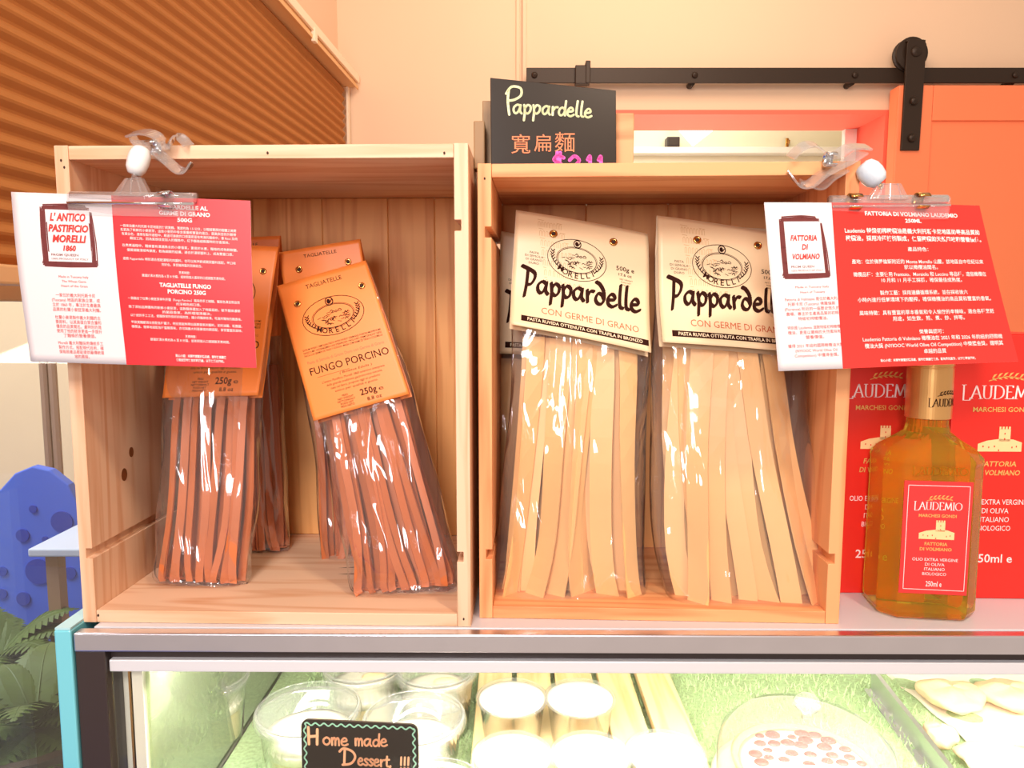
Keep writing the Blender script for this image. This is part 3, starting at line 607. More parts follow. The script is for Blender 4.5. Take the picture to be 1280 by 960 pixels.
def scone(px, py, r, lb, seed):
    q = at_z(px, py, SZ+.03); rr = random.Random(seed); ph_ = [rr.uniform(0, 6) for _ in range(4)]
    o = thing('scone', lb, 'scone', (q.x, q.y, SZ+.0105), 0, 'scones on parchment')
    obj('crumb', MB().blob((0, 0, .012), (r, r*.9, .0135), 28, 16, lambda d: 1+.08*math.sin(3*math.atan2(d.y, d.x)+ph_[0])+.05*math.sin(7*d.x+5*d.z+ph_[1])+.05*math.sin(9*d.y+ph_[2])+.03*math.sin(21*d.x+17*d.y+ph_[3])), M['bread'], o, smooth=True)
scone(1190, 862, .042, 'pale rough scone at the back beside the divider', 1); scone(1262, 862, .040, 'pale rough scone at the back against the right photo edge', 2)
scone(1176, 912, .020, 'small triangular scone piece beside the steel divider', 3); scone(1255, 948, .045, 'large round scone low in the right corner', 4)
# small blackboard sign
A, B, C, D = at(376, 899, .685), at(522, 906, .680), at(524, 975, .672), at(378, 975, .677)
t = thing('dessert_sign', 'small rounded blackboard reading Home made Dessert with a mint wavy border', 'sign', ((A+B)/2).xy.to_3d()+Vector((0, 0, SZ+.004)))
off = Vector(t.location)
sf = bilerp(A, B, C, D, 146, 72)
def rrect(w_, h_, r, n=6):
    out = []
    for cx_, cy_, a0 in ((w_-r, h_-r, 0), (r, h_-r, PI/2), (r, r, PI), (w_-r, r, 1.5*PI)):
        for i in range(n+1): a = a0+PI/2*i/n; out.append((cx_+r*math.cos(a), cy_+r*math.sin(a)))
    return out
pts = rrect(146, 72, 9); n = len(pts); mb = MB()
mb.add([sf(x, y, .0) for x, y in pts]+[sf(x, y, -.003) for x, y in pts], [tuple(range(n)), tuple(range(2*n-1, n-1, -1))]+[(i, i+n, (i+1) % n+n, (i+1) % n) for i in range(n)])
obj('board', mb, M['board'], t, off=off)
ik = Ink(); wav = []
for i in range(60): x = 5+136*i/59; wav.append((x, 67+1.6*math.sin(i*1.35)))
ik.stroke(wav, .9, None, 0, 2)
for X in (5, 141): ik.stroke([(X+1.6*math.sin(i*1.35), 67-i*2.3) for i in range(29)], .9, None, 0, 2)
ik.stroke([(5+136*i/59, 5+1.6*math.sin(i*1.35)) for i in range(60)], .9, None, 0, 2)
ik.build('border', M['chalkg'], on(sf, .0004), t, off)
ik = Ink(); ik.glyphs('H', HAND, 8, 43, 10.5, 1.7, kx=14); ik.glyphs('ome', HAND, 27, 43, 9, 1.25, kx=10, rot=-.02); ik.glyphs('mah', HAND, 67, 43, 9, 1.25, kx=9.5, rot=-.02, ); ik.glyphs('e', HAND, 99, 43, 9, 1.25, kx=9.5)
ik.glyphs('D', HAND, 50, 20, 10, 1.5, kx=13, rot=-.03); ik.glyphs('essert,', HAND, 70, 19, 8.5, 1.25, kx=7.6, rot=-.05); ik.glyphs('!!!', HAND, 122, 15, 9, 1.2, kx=9)
ik.build('chalk_writing', M['peach'], on(sf, .0005), t, off)
obj('stand', MB().box(-.02, .02, .0075, .012, 0, .05), M['liner'], t)

# ================================================================== CRATES
TH = .0125
def crate(name, label, loc, rz, W, H, D, mx_, mz_, mb_, grooves, seams, nails, holes=()):
    t = thing(name, label, 'crate', loc, rz, 'open pine crates on the worktop')
    gz = grooves
    pf = [(0, 0), (TH, 0)]
    for g in gz: pf += [(TH, g), (TH-.006, g), (TH-.006, g+.0095), (TH, g+.0095)]
    pf += [(TH, H), (0, H)]
    obj('side_board', MB().prism(pf, 'y', 0, D), mz_, t, bevel=.0006)
    obj('side_board', MB().prism([(W-x, z) for x, z in pf][::-1], 'y', 0, D), mz_, t, bevel=.0006)
    obj('top_board', MB().box(TH+.0002, W-TH-.0002, 0.0004, D, H-TH*.98, H-.0004), mx_, t, bevel=.0006)
    obj('bottom_board', MB().box(TH+.0002, W-TH-.0002, 0.0004, D, 0, TH*.95), mx_, t, bevel=.0006)
    e = [TH]+seams+[W-TH]
    for a, b in zip(e, e[1:]): obj('back_plank', MB().box(a+.00004, b-.00004, D-.008, D-.001, TH, H-TH), mb_, t, bevel=.0012)
    for x, z in nails: obj('nail_hole', MB().prism([(x+.0009*math.cos(2*PI*i/8), z+.0013*math.sin(2*PI*i/8)) for i in range(8)], 'y', -.0003, .0006), M['hole'], t)
    return t
LC = crate('wine_crate', 'paler open pine crate on the left holding brown tagliatelle bags', (-.4037, .667, .0002), -.0271, .3657, .437, .243, M['pine_x'], M['pine_z'], M['pine_back_bounce'],
      [.062, .362], [.086, .170, .249, .305], [(.006, .424), (.0085, .418), (.345, .4285), (.19, .4295), (.3590, .0075), (.0145, .007)])
RC = crate('wine_crate', 'more orange open pine crate on the right holding wide pappardelle bags', (-.031, .6764, .0002), -.0393, .3374, .4233, .185, M['opine_x'], M['opine_z'], M['opine_back_bounce'],
      [.058, .358], [.108, .2, .27], [(.0065, .41)])
# knots on the inner left face of the paler crate
for (y, z, s) in ((.075, .148, 1), (.060, .128, 1.25)):
    obj('knot', MB().prism([(y+.0042*s*math.cos(2*PI*i/12), z+.0052*s*math.sin(2*PI*i/12)) for i in range(12)], 'x', TH-.0005, TH+.0003), M['knot'], LC)
# crack in the floor of the paler crate
obj('floor_crack', MB().add([(.215, .10, TH*.95+.0002), (.262, .098, TH*.95+.0002), (.262, .103, TH*.95+.0002), (.24, .1035, TH*.95+.0002)], [(0, 1, 2, 3)]).add([(.21, .118, TH*.95+.0002), (.262, .122, TH*.95+.0002), (.262, .130, TH*.95+.0002)], [(0, 1, 2)]), M['hole'], LC)

# ================================================================== PASTA BAGS
def bag(label, stations, quad, kind, group, seed, front=True, detail=True):
    """stations: (xl,yl,xr,yr,depth,thick) pixels of the left and right film edge at that depth, top to bottom"""
    rnd = random.Random(seed); n = len(stations)
    L = [at(s[0], s[1], s[4]) for s in stations]; R = [at(s[2], s[3], s[4]) for s in stations]; T = [s[5] for s in stations]
    Lc = crom([tuple(v)+tuple(r)+(th,) for v, r, th in zip(L, R, T)], 8); K = len(Lc)-1
    ax = (sum(((l+r)/2 for l, r in zip(L[:1], R[:1])), Vector())-(L[-1]+R[-1])/2).normalized()
    def B(s, d, t):
        k = min(max(t, 0), .99999)*K; i = int(k); f = k-i; a = Lc[i]; b = Lc[i+1]; v = [x*(1-f)+y*f for x, y in zip(a, b)]
        l, r, th = Vector(v[:3]), Vector(v[3:6]), v[6]; m = (l+r)/2; h = (r-l)/2; nn = h.normalized().cross(ax).normalized()
        if nn.y > 0: nn = -nn
        return m+h*s+nn*(d*th)
    base = B(0, 0, 1.0); base = Vector((base.x, base.y, min((L[-1]).z, (R[-1]).z)))
    T_ = thing('pasta_bag', label, 'pasta bag', base, 0, group)
    wv = [rnd.uniform(0, 6) for _ in range(6)]
    def filmfn(u, v):
        q = 2*PI*u; c, s = math.cos(q), math.sin(q); e = .55
        x = (abs(c)**e)*(1 if c > 0 else -1); y = (abs(s)**.8)*(1 if s > 0 else -1)
        p = B(x, y, v); k = .0016 if detail else .001
        return p+Vector((k*math.sin(v*23+wv[0]+q)*.6, k*math.sin(v*31+q*3+wv[1])+k*math.sin(q*5+v*9+wv[2]), 0))
    obj('film', MB().grid(filmfn, 56, 64, True), M['film'], T_, smooth=True, off=base)
    # welded foot seam
    bl_, br_ = B(-1, 0, 1), B(1, 0, 1); dn = Vector((0, -.35, -.1)).normalized()
    obj('foot_seal', MB().grid(lambda u, v: bl_.lerp(br_, u)+dn*(v*.007*(1+.3*math.sin(u*9+wv[3])))+Vector((0, .0012*math.sin(u*40), .0006)), 40, 3), M['seal'], T_, smooth=True, off=base)
    # noodles
    wide = kind == 'papp'; wn = .0205 if wide else .0073; th = .0013 if wide else .0016; m = M['papp'] if wide else M['tagl']
    layers = ([(-.78, 8), (-.35, 8), (.1, 7), (.6, 6)] if wide else [(-.8, 14), (-.45, 14), (.0, 11), (.6, 9)])
    for li, (d0, cnt) in enumerate(layers):
        for i in range(cnt):
            x = ((i+.5)/cnt*2-1); xb = x*(.93 if wide else .88)+rnd.uniform(-.06, .06); xt = x*.66+rnd.uniform(-.20, .20); xm = (xb+xt)/2+rnd.uniform(-.10, .10)
            t0 = .30 if front else .1; d1 = d0+rnd.uniform(-.12, .12); dj = rnd.uniform(-.1, .1)
            ctrl = [(xt, d1*.7, t0), (xm*.5+xt*.5, d1*.9, t0+.18), (xm, d1, t0+.38), (xb, d1+dj, .88), (xb, d1, .955)]
            bt = .972-rnd.uniform(0, .012)
            if li == 0: ctrl += [(xb+rnd.uniform(-.05, .05), d1+.12, bt), (xb+rnd.uniform(-.12, .12), d1+.5, bt-.002), (xb+rnd.uniform(-.2, .2), min(.7, d1+.9), .93)]
            path = [B(*[c for c in p]) for p in crom(ctrl, 4)]
            tw = rnd.uniform(-.5, .5) if li == 0 else rnd.uniform(-.9, .9); sd = []
            for k in range(len(path)):
                a = tw*math.sin(k/len(path)*PI+rnd.uniform(-.02, .02)); sd.append(Vector((math.cos(a), math.sin(a), 0)))
            obj('noodle', MB().strip(path, sd, wn*rnd.uniform(.85, 1.1), th), m, T_, off=base)
    # paper header
    if quad:
        (q, dep, W, H, bendk, prints) = quad
        dd = dep if isinstance(dep, (list, tuple)) else [dep]*4
        TL, TR, BR, BL = [at(*p, y) for p, y in zip(q, dd)]
        sf = bilerp(TL, TR, BR, BL, W, H, bendk)
        hd = obj('header_card', MB().grid(lambda u, v: sf(u*W, (1-v)*H), 30, 30), M['creaml' if wide else 'orange'], T_, smooth=True, off=base, solid=.0004)
        bk = MB().grid(lambda u, v: sf(u*W, H-(v*H), -.0035-.010*min(1, v*4)), 12, 16)
        obj('header_back', bk, M['creaml' if wide else 'orange'], T_, smooth=True, off=base)
        fold = MB().grid(lambda u, v: sf(u*W, H, 0)+(sf(u*W, H, -.0035)-sf(u*W, H, 0))*v+Vector((0, 0, .0014*math.sin(PI*v))), 12, 6)
        obj('header_fold', fold, M['creaml' if wide else 'orange'], T_, smooth=True, off=base)
        prints(sf, T_, base, hd)
    return T_
def grommet(sf, x, y, T_, base, r=.0036):
    c = sf(x, y, .0004); n = (sf(x, y, .001)-sf(x, y, 0)).normalized(); Q = n.to_track_quat('Z', 'Y').to_matrix().to_4x4()
    g = obj('grommet', MB().lathe([(r*.45, .0), (r*.5, .0009), (r*.75, .0013), (r, .0005), (r, 0)], 20, c, cap=False, M4=Q), M['brass'], T_, smooth=True, off=base)
    obj('hole', MB().lathe([(r*.48, .0002), (0, .0003)], 14, c, cap=False, M4=Q), M['hole'], g, off=base)
def tagl_print(full=True):
    def f(sf, T_, base, hd):
        W, H = 100., 145.; ik = Ink()
        ik.text('TAGLIATELLE', 50, 133, 4.6, 40)
        if full:
            emblem(ik, 50, 98, 33, 20)
            for i, s in enumerate(('DURUM WHEAT SEMOLINA PASTA WITH WHEAT GERM AND PORCINI MUSHROOMS', 'NUDELN MIT WEIZENKEIMEN UND STEINPILZEN / PATE AVEC GERME DE BLE ET CEPES', 'PASTA CON GERMEN DE TRIGO Y HONGOS / MASSA COM GERME DE TRIGO E COGUMELOS')): ik.text(s, 51, 70-i*3.0, 1.9, 84, bold=.006)
            ik.text('FUNGO PORCINO', 52, 44.5, 7.4, 84, bold=.004); ik.rect(16, 40.8, 50, 41.1, 4)
            ik.text('( Boletus Edulis )', 56, 38.2, 2.2, 34, slant=.25)
            for i, s in enumerate(("L'antico Pastificio Morelli 1860 autentico interprete", 'della grande tradizione gastronomica toscana,', 'nata nel farro, propone oggi un prodotto', 'unico per qualità e gusto.')): ik.text(s, 52, 33.5-i*3.9, 2.2, 66-i*7, slant=.25)
            for i, s in enumerate(('PESO', 'NET WEIGHT', 'NETTOINHALT', 'POIDS NET', 'PESO NETO')): ik.text(s, 38, 15.5-i*2.7, 1.9, align='l' if 0 else 'c', bold=.01)
            ik.text('250g', 62, 11.5, 6.2, 17, bold=.018); ik.text('e', 75, 11.8, 4.2, 5, bold=.0); ik.text('8.8 oz', 66, 4.6, 3.6, 15, bold=.012)
        o = ik.build('print', M['brown'], on(sf), hd, base)
        if full:
            ik = Ink(); ik.text('Pasta di Semola di Grano Duro con Germe di Grano', 51, 56, 3.1, 82); ik.build('print', M['rust'], on(sf), hd, base)
            for i in range(2): grommet(sf, (17, 88)[i], 120, T_, base)
        else:
            for i in range(2): grommet(sf, (22, 82)[i], 118, T_, base)
    return f
def papp_print(full=True):
    def f(sf, T_, base, hd):
        ik = Ink()
        # faint leaning tower of arches
        for r in range(7):
            y = 112-r*9.5; x0 = 22+r*1.5; ww = 24+r*2.0
            ik.stroke([(x0, y), (x0+ww, y-1.6)], .35, None, 0, 0)
            for k in range(8): xx = x0+ww*(k+.5)/8; ik.stroke([(xx-.9, y-7.5), (xx-.9, y-3), (xx, y-1.8), (xx+.9, y-3), (xx+.9, y-7.5)], .28, None, 0, 0, False)
        ik.build('tower_print', M['faint'], on(sf, .00025), hd, base)
        ik = Ink(); emblem(ik, 62, 77, 29, 20)
        ww = ik.glyphs('Pappardelle', HAND, 10, 38, 12.2, 2.3, 1.15, .9, kx=10.7, slant=.02)
        for i, s in enumerate(('PASTA', 'DI SEMOLA', 'DI GRANO', 'DURO')): ik.text(s, 20, 76-i*3.4, 2.0, (9, 18, 16, 10)[i])
        ik.text('500g e', 110, 75, 4.0, 18, bold=.012); ik.text('17.6 oz', 110, 70, 2.6, 13, bold=.01)
        for i in range(3): ik.text(('NET WEIGHT', 'POIDS NET', 'PESO')[i], 111, 66-i*2.6, 1.4, 13-3*i)
        ik.rect(10, 6.2, 132, 12.2, 24); ik.build('print', M['brown'], on(sf, .0004), hd, base)
        ik = Ink(); ik.text('CON GERME DI GRANO', 76, 17.5, 6.4, 94); ik.build('print', M['rust'], on(sf, .0004), hd, base)
        ik = Ink(); ik.text('PASTA RUVIDA OTTENUTA CON TRAFILA IN BRONZO', 71, 7.6, 3.2, 110, bold=.012); ik.build('print', M['ink_cream'], on(sf, .0007), hd, base)
        grommet(sf, 38, 99, T_, base, .0042); grommet(sf, 98, 102, T_, base, .0042)
    return f
GL = 'porcini tagliatelle bags in the paler crate'; GR = 'pappardelle bags in the orange crate'
sbend = lambda k, ph=0: (lambda u, v: k*math.sin(v*5.2+ph)*(1-.3*u)-k*1.5*abs(u-.5)**2*4*.4)
ZF = TH
dA = at_z(258, 722, ZF).y
# rear bags first
bag('porcini tagliatelle bag in shadow behind the left bag, half hidden', [(262, 312, 352, 306, .845, .006), (262, 430, 352, 430, .85, .016), (268, 560, 356, 560, .845, .022), (272, 660, 360, 660, .84, .022), (274, 688, 361, 686, .838, .018)],
    ([(258, 300), (350, 296), (346, 420), (256, 424)], .822, 100, 145, sbend(.001), tagl_print(False)), 'tagl', GL, 21, detail=False)
bag('porcini tagliatelle bag standing behind the tilted one, only its header top clear', [(352, 322, 452, 306, .83, .006), (370, 430, 476, 420, .84, .014), (392, 560, 500, 560, .83, .018), (400, 680, 510, 680, .822, .018), (402, 706, 512, 703, .818, .015)],
    ([(347, 317), (450, 300), (470, 430), (372, 442)], .800, 100, 145, sbend(.0012), tagl_print(False)), 'tagl', GL, 22, detail=False)
bag('porcini tagliatelle bag standing upright at the left, partly behind the hanging card', [(222, 306, 346, 308, .80, .004), (214, 400, 338, 400, .775, .012), (205, 500, 328, 500, .757, .020), (202, 620, 322, 620, .745, .024), (196, 700, 312, 705, .738, .023), (197, 726, 310, 729, .735, .018)],
    ([(226, 304), (348, 309), (322, 494), (202, 497)], (.785, .785, .738, .738), 100, 145, sbend(.0012), tagl_print(True)), 'tagl', GL, 31)
bag('porcini tagliatelle bag tilted to the right with its orange header fully in view', [(352, 362, 458, 330, .775, .004), (378, 430, 494, 420, .755, .012), (398, 520, 520, 500, .740, .022), (418, 620, 546, 600, .728, .026), (436, 715, 570, 692, .718, .025), (444, 744, 574, 733, .713, .018)],
    ([(346, 358), (457, 326), (511, 492), (391, 526)], (.762, .762, .715, .715), 100, 145, sbend(.0014), tagl_print(True)), 'tagl', GL, 32)
bag('pappardelle bag tucked behind at the left wall of the orange crate', [(628, 300, 760, 320, .825, .005), (620, 420, 740, 430, .825, .016), (616, 560, 730, 560, .82, .020), (618, 680, 735, 680, .812, .018), (622, 712, 740, 712, .81, .014)],
    ([(626, 290), (770, 318), (766, 446), (620, 442)], .803, 134, 118, sbend(.001), papp_print()), 'papp', GR, 41, detail=False)
bag('pappardelle bag behind the right one, only its header top showing', [(862, 290, 1004, 296, .825, .005), (866, 420, 1010, 420, .825, .014), (870, 560, 1014, 560, .82, .018), (872, 680, 1012, 680, .812, .018), (872, 708, 1010, 708, .81, .014)],
    ([(858, 282), (1008, 290), (1008, 420), (860, 418)], .805, 134, 118, sbend(.001), papp_print()), 'papp', GR, 42, detail=False)
bag('wide pappardelle bag at the left of the orange crate, its cream header tipped right', [(646, 272, 808, 298, .775, .004), (640, 350, 806, 370, .76, .012), (640, 440, 812, 450, .748, .022), (632, 560, 806, 560, .735, .028), (622, 660, 806, 665, .726, .028), (616, 735, 806, 735, .718, .024), (618, 756, 808, 754, .714, .016)],
    ([(645, 264), (810, 293), (815, 440), (638, 404)], (.765, .765, .722, .722), 134, 118, sbend(.0042, 1.0), papp_print()), 'papp', GR, 51)
bag('wide pappardelle bag at the right of the orange crate, its foot over the front edge', [(824, 278, 985, 302, .775, .004), (818, 350, 990, 370, .757, .012), (816, 440, 1002, 450, .742, .022), (812, 560, 1012, 560, .726, .028), (818, 680, 1030, 665, .712, .028), (838, 765, 1044, 752, .700, .024), (842, 781, 1046, 770, .694, .015)],
    ([(821, 271), (990, 296), (1000, 440), (829, 427)], (.765, .765, .716, .716), 134, 118, sbend(.0040, 1.2), papp_print()), 'papp', GR, 52)

# ================================================================== HANGING CARDS
def brushed(sf, T_, base, x, y, w, h, lines, m_ink, wd, hs):
    rnd = random.Random(5); ik = Ink()
    for i in range(9):
        a = i/8+rnd.uniform(-.12, .25)
        ik.stroke([(x-w*.06+rnd.uniform(-1, 1), y+h*.97+a*h*.10), (x+w*.5, y+h*.99+a*h*.11+rnd.uniform(-.4, .4)), (x+w*1.0-rnd.uniform(0, 4), y+h*.97+a*h*.10)], .55, None, 0, 2)
        ik.stroke([(x-w*.13+a*w*.13, y-h*.02+rnd.uniform(-2, 2)), (x-w*.14+a*w*.13, y+h*.5), (x-w*.12+a*w*.12, y+h*1.0+rnd.uniform(-2, 2))], .55, None, 0, 2)
        ik.stroke([(x+w*.98+a*w*.12, y-h*.06+rnd.uniform(-1, 1)), (x+w*1.0+a*w*(.10 if i % 3 else .04), y+h*.4), (x+w*.97+a*w*.06, y+h*.95+rnd.uniform(-5, 1))], .5, None, 0, 2)
        ik.stroke([(x-w*.12+rnd.uniform(-1, 1), y-h*.1+a*h*.10), (x+w*.5, y-h*.11+a*h*.11), (x+w*1.1+rnd.uniform(-2, 1), y-h*.09+a*h*.10)], .55, None, 0, 2)
    ik.build('brush_frame', M['maroon'], on(sf, .0003), T_, base)
    ik = Ink(); ik.rect(x, y, x+w, y+h, 6); ik.build('panel_ground', M['paper'], on(sf, .0005), T_, base)
    ik = Ink()
    for (s, yy, hh, ww) in lines: ik.text(s, x+w*.5, yy, hh, ww, bold=.03, slant=.2)
    ik.build('print', m_ink, on(sf, .0008), T_, base)
    ik = Ink(); ik.text('FROM QUEEN', x+3, y+5.0, 1.9, w*.62, align='l', bold=.008); ik.text('100% PRODUCT OF ITALY', x+3, y+1.7, 1.5, w*.85, align='l'); ik.build('print', M['ink_grey'], on(sf, .0008), T_, base)
CW, CH = 210., 148.
def card(label, q, dep, xsplit, mred, bend, left_lines, right_lines, logo, swap=False):
    TL, TR, BR, BL = [at(*p, y) for p, y in zip(q, dep)]
    base = (BL+BR)/2; T_ = thing('info_card', label, 'card', base, 0, 'clipped product cards')
    sf = bilerp(TL, TR, BR, BL, CW, CH, bend)
    obj('sheet', MB().grid(lambda u, v: sf(u*CW, v*CH), 32, 20), M['paper'], T_, smooth=True, off=base, solid=.0004)
    mb = MB().grid(lambda u, v: sf(xsplit[1]+(xsplit[0]-xsplit[1])*v+u*(CW-(xsplit[1]+(xsplit[0]-xsplit[1])*v)), v*CH, .0003), 24, 20)
    obj('red_panel', mb, mred, T_, smooth=True, off=base)
    brushed(sf, T_, base, *logo[:4], logo[4], M['ink_red'], 0, 0)
    ik = Ink()
    for (s, x, y, h, w_, b) in left_lines: ik.text(s, x, y, h, w_, bold=b)
    ik.build('print', M['ink_red'], on(sf, .0004), T_, base)
    ik = Ink()
    for (s, x, y, h, w_, b) in right_lines: ik.text(s, x, y, h, w_, bold=b, rot=-.012)
    ik.build('print', M['ink_white'], on(sf, .0007), T_, base)
    return T_, sf
LL = [('Made in Tuscany Italy', 50, 75, 2.0, 27, 0), ('The Wheat Germ', 50, 71, 2.0, 22, 0), ('Heart of the Grain', 50, 67, 2.0, 24, 0)]
for i, (s, w_) in enumerate((('一家位於義大利托斯卡尼', 36), ('(Tuscany) 地區的家族企業，成', 44), ('立於 1860 年，專注於生產最高', 44), ('品質的杜蘭小麥胚芽義大利麵。', 44))): LL.append((s, 50, 58.5-i*4.2, 2.5, w_, 0))
for i, (s, w_) in enumerate((('杜蘭小麥是製作義大利麵的主', 42), ('要原料，以其高蛋白質含量和', 42), ('優良的品質聞名。最特別的是', 42), ('使用了他的胚芽更進一步提升', 42), ('了麵條的營養價值。', 30))): LL.append((s, 50, 39-i*4.0, 2.5, w_, 0))
for i, (s, w_) in enumerate((('Morelli 義大利麵採用傳統手工', 42), ('製作方式，搭配現代技術，確', 42), ('保每款產品都能提供最傳統道', 42), ('地的風味。', 14))): LL.append((s, 50, 16.5-i*4.0, 2.5, w_, 0))
RLT = (('PAPPARDELLE AL', 151, 138, 43), ('GERME DI GRANO', 152, 132.5, 45), ('500G', 152, 127, 13), ('TAGLIATELLE FUNGO', 150, 69.5, 46), ('PORCINO 250G', 151, 64, 34))
RL = [(a, b, c, 3.4, d, .035) for a, b, c, d in RLT]
for s, x, y, w_ in (('一款來自義大利托斯卡尼地區的傳統寬麵，寬度約為 1.5 公分，以粗糙豐厚的麵體之美聞', 146, 120.5, 102),
    ('名更為了新鮮的小麥胚芽，這些小麥的中卷含蛋量較豐富的蛋白，蛋黃與杏的外觀帶', 146, 117, 102),
    ('有黃白色，通常在製作過程中，經過可揉揉的口感還是富有爽滑的麵條中，像 Ricci 及肉', 147, 113.4, 102),
    ('類加工肉，因為質感佳並加入的麵條中，紅予麵條細緻獨特的甘香風味。', 147, 109.8, 88),
    ('在煮煮過程中，麵條富有濃濃雋永的小麥香氣，更易於水煮，麵條的成色較鮮豔。', 147, 103.5, 102),
    ('優質細緻滑順爽嫩度，較為細緻的結構，適合於濃郁醬料上，成為雙重口感。', 147, 99.5, 94),
    ('這款 Pappardelle 特別適合搭配濃郁的肉醬料，也可以與海鮮或蔬菜醬料搭配，每口味', 146, 92, 100),
    ('完好合。享受麵與醬的完美結合。', 148, 88, 36),
    ('烹煮時間：', 150, 81.5, 10),
    ('建議於沸水煮約為 6 至 8 分鐘，或依照個人喜好的口感調整烹煮時間。', 149, 77.8, 74),
    ('一款融合了杜蘭小麥胚芽與牛肝菌（Fungo Porcino）風味的手工細麵，麵條色澤呈現自然', 148, 57.5, 100),
    ('的深褐色和口感。', 152, 53.8, 22),
    ('除了添加品牌獨有的新鮮小麥胚芽，這款麵條還加入了特級菇粉，賦予麵條濃郁', 148, 50, 100),
    ('的菌菇香氣，為料理增添層次。', 150, 46.3, 44),
    ('以傳統的手工工法，使麵條保持良好的吸附性，讓小的麵條吸湯，吃進所獨有的麵香味。', 149, 42.6, 100),
    ('每款寬麵都適合搭配各種醬汁，特別是能夠帶出菇類香氣的醬料，如奶油醬、松露醬。', 149, 36.5, 100),
    ('橄欖油。簡單地搭配各種醬類風味，亦可與義大利香腸或肉類搭配，享受豐富的滋味。', 149, 32.5, 100),
    ('烹煮時間：', 152, 25.5, 10),
    ('建議於沸水煮約為 6 至 8 分鐘，並依照個人口感調整烹煮時間。', 151, 21.8, 72)): RL.append((s, x, y, 1.9, w_, .004))
RL += [('貼心小語：未開封請置於陰涼處，開封後請盡快', 160, 8.0, 1.9, 46, .02), ('食用並密封保存於乾燥處，以確保麵條風味。', 159, 4.3, 1.9, 44, .02)]
LBL = (29, 89, 39, 45, [("L' ANTICO", 124.5, 6.4, 31), ('PASTIFICIO', 115, 6.0, 35), ('MORELLI', 106, 6.0, 29), ('1860', 98.5, 4.6, 11)])
C1, sf1 = card('red and white product card clipped to the paler crate', [(14, 240), (313, 251), (320, 460), (37, 452)], (.632, .640, .634, .630), (88, 91), M['red'],
     lambda u, v: .004*math.sin(PI*u)*(.4+.6*v)+.002*math.sin(v*4), LL, RL, LBL)
LL2 = [('Made in Tuscany Italy', 36, 72, 1.8, 30, 0), ('Heart of Tuscany', 36, 67.5, 1.8, 22, 0)]
for i, (s, w_) in enumerate((('Fattoria di Volmiano 是位於義大利', 46), ('托斯卡尼 (Tuscany) 佛羅倫斯', 42), ('(Florence) 附近的一座歷史悠久的', 48), ('農場，專注於生產高品質的初榨', 46), ('特級初榨橄欖油。', 26))): LL2.append((s, 34, 61-i*4.3, 2.4, w_, 0))
for i, (s, w_) in enumerate((('特別是 Laudemio 這款特級初榨橄欖', 46), ('欖油，更是以嚴格的天然風味和', 46), ('營養價值。', 16))): LL2.append((s, 34, 36-i*4.3, 2.4, w_, 0))
for i, (s, w_) in enumerate((('獲得 2021 年紐約國際橄欖油大獎', 48), ('(NYIOOC World Olive Oil', 36), ('Competition) 中獲得金獎。', 38))): LL2.append((s, 34, 20-i*4.3, 2.4, w_, 0))
RL2 = [('FATTORIA DI VOLMIANO LAUDEMIO', 138, 136, 3.6, 92, .035), ('250ML', 138, 130, 3.4, 16, .035)]
for s, x, y, h, w_, b in (('Laudemio 特級初榨橄欖油是義大利托斯卡尼地區的最高品質的', 137, 120, 3.6, 132, .02), ('橄欖油，採用冷壓技術製成，保留橄欖的天然風味和營養價值。', 137, 113, 3.6, 132, .02), ('產品特色：', 138, 103.5, 3.0, 20, .008),
        ('產地：位於佛羅倫斯附近的 Monte Morello 山麓，該地區自中世紀以來', 137, 92, 3.1, 126, .008), ('就以橄欖油聞名。', 138, 86.8, 3.1, 32, .008), ('橄欖品種：主要使用 Frantoio、Moraiolo 和 Leccino 等品種，這些橄欖在', 137, 80.4, 3.1, 126, .008), ('10 月和 11 月手工採摘，確保最佳成熟度。', 137, 75, 3.1, 76, .008),
        ('製作工藝：採用連續循環系統，並在採收後六', 137, 63.6, 3.1, 82, .008), ('小時內進行低氧環境下的壓榨，確保橄欖油的高品質和豐富的香氣。', 137, 57.5, 3.1, 124, .008), ('風味特徵：具有豐富的草本香氣和令人愉悅的辛辣味，適合各種烹飪', 137, 45.7, 3.1, 124, .008), ('用途，如生飲、煎、煮、炒、拌等。', 137, 40.2, 3.1, 66, .008),
        ('榮譽與認可：', 137, 28.2, 3.0, 22, .008), ('Laudemio Fattoria di Volmiano 橄欖油在 2021 年和 2026 年的紐約國際橄', 138, 22.4, 3.1, 126, .008), ('欖油大獎 (NYIOOC World Olive Oil Competition) 中榮獲金獎，證明其', 138, 16.4, 3.1, 124, .008), ('卓越的品質', 137, 10.6, 3.1, 20, .008), ('貼心小語：未開封請置於陰涼處，開封後請盡快食用，避免陽光直射，以確保最佳風味。', 130, 4.2, 1.8, 84, .02)): RL2.append((s, x, y, h, w_, b))
LBL2 = (16, 85, 33, 46, [('FATTORIA', 114, 4.6, 24), ('DI', 106, 4.6, 5), ('VOLMIANO', 97.5, 4.6, 25)])
C2, sf2 = card('red and white product card clipped to the orange crate, above the bottle', [(955, 253), (1224, 257), (1268, 452), (973, 464)], (.640, .672, .628, .625), (62, 55), M['red2'],
     lambda u, v: .003*math.sin(PI*u)+.004*v*v*u, LL2, RL2, LBL2)

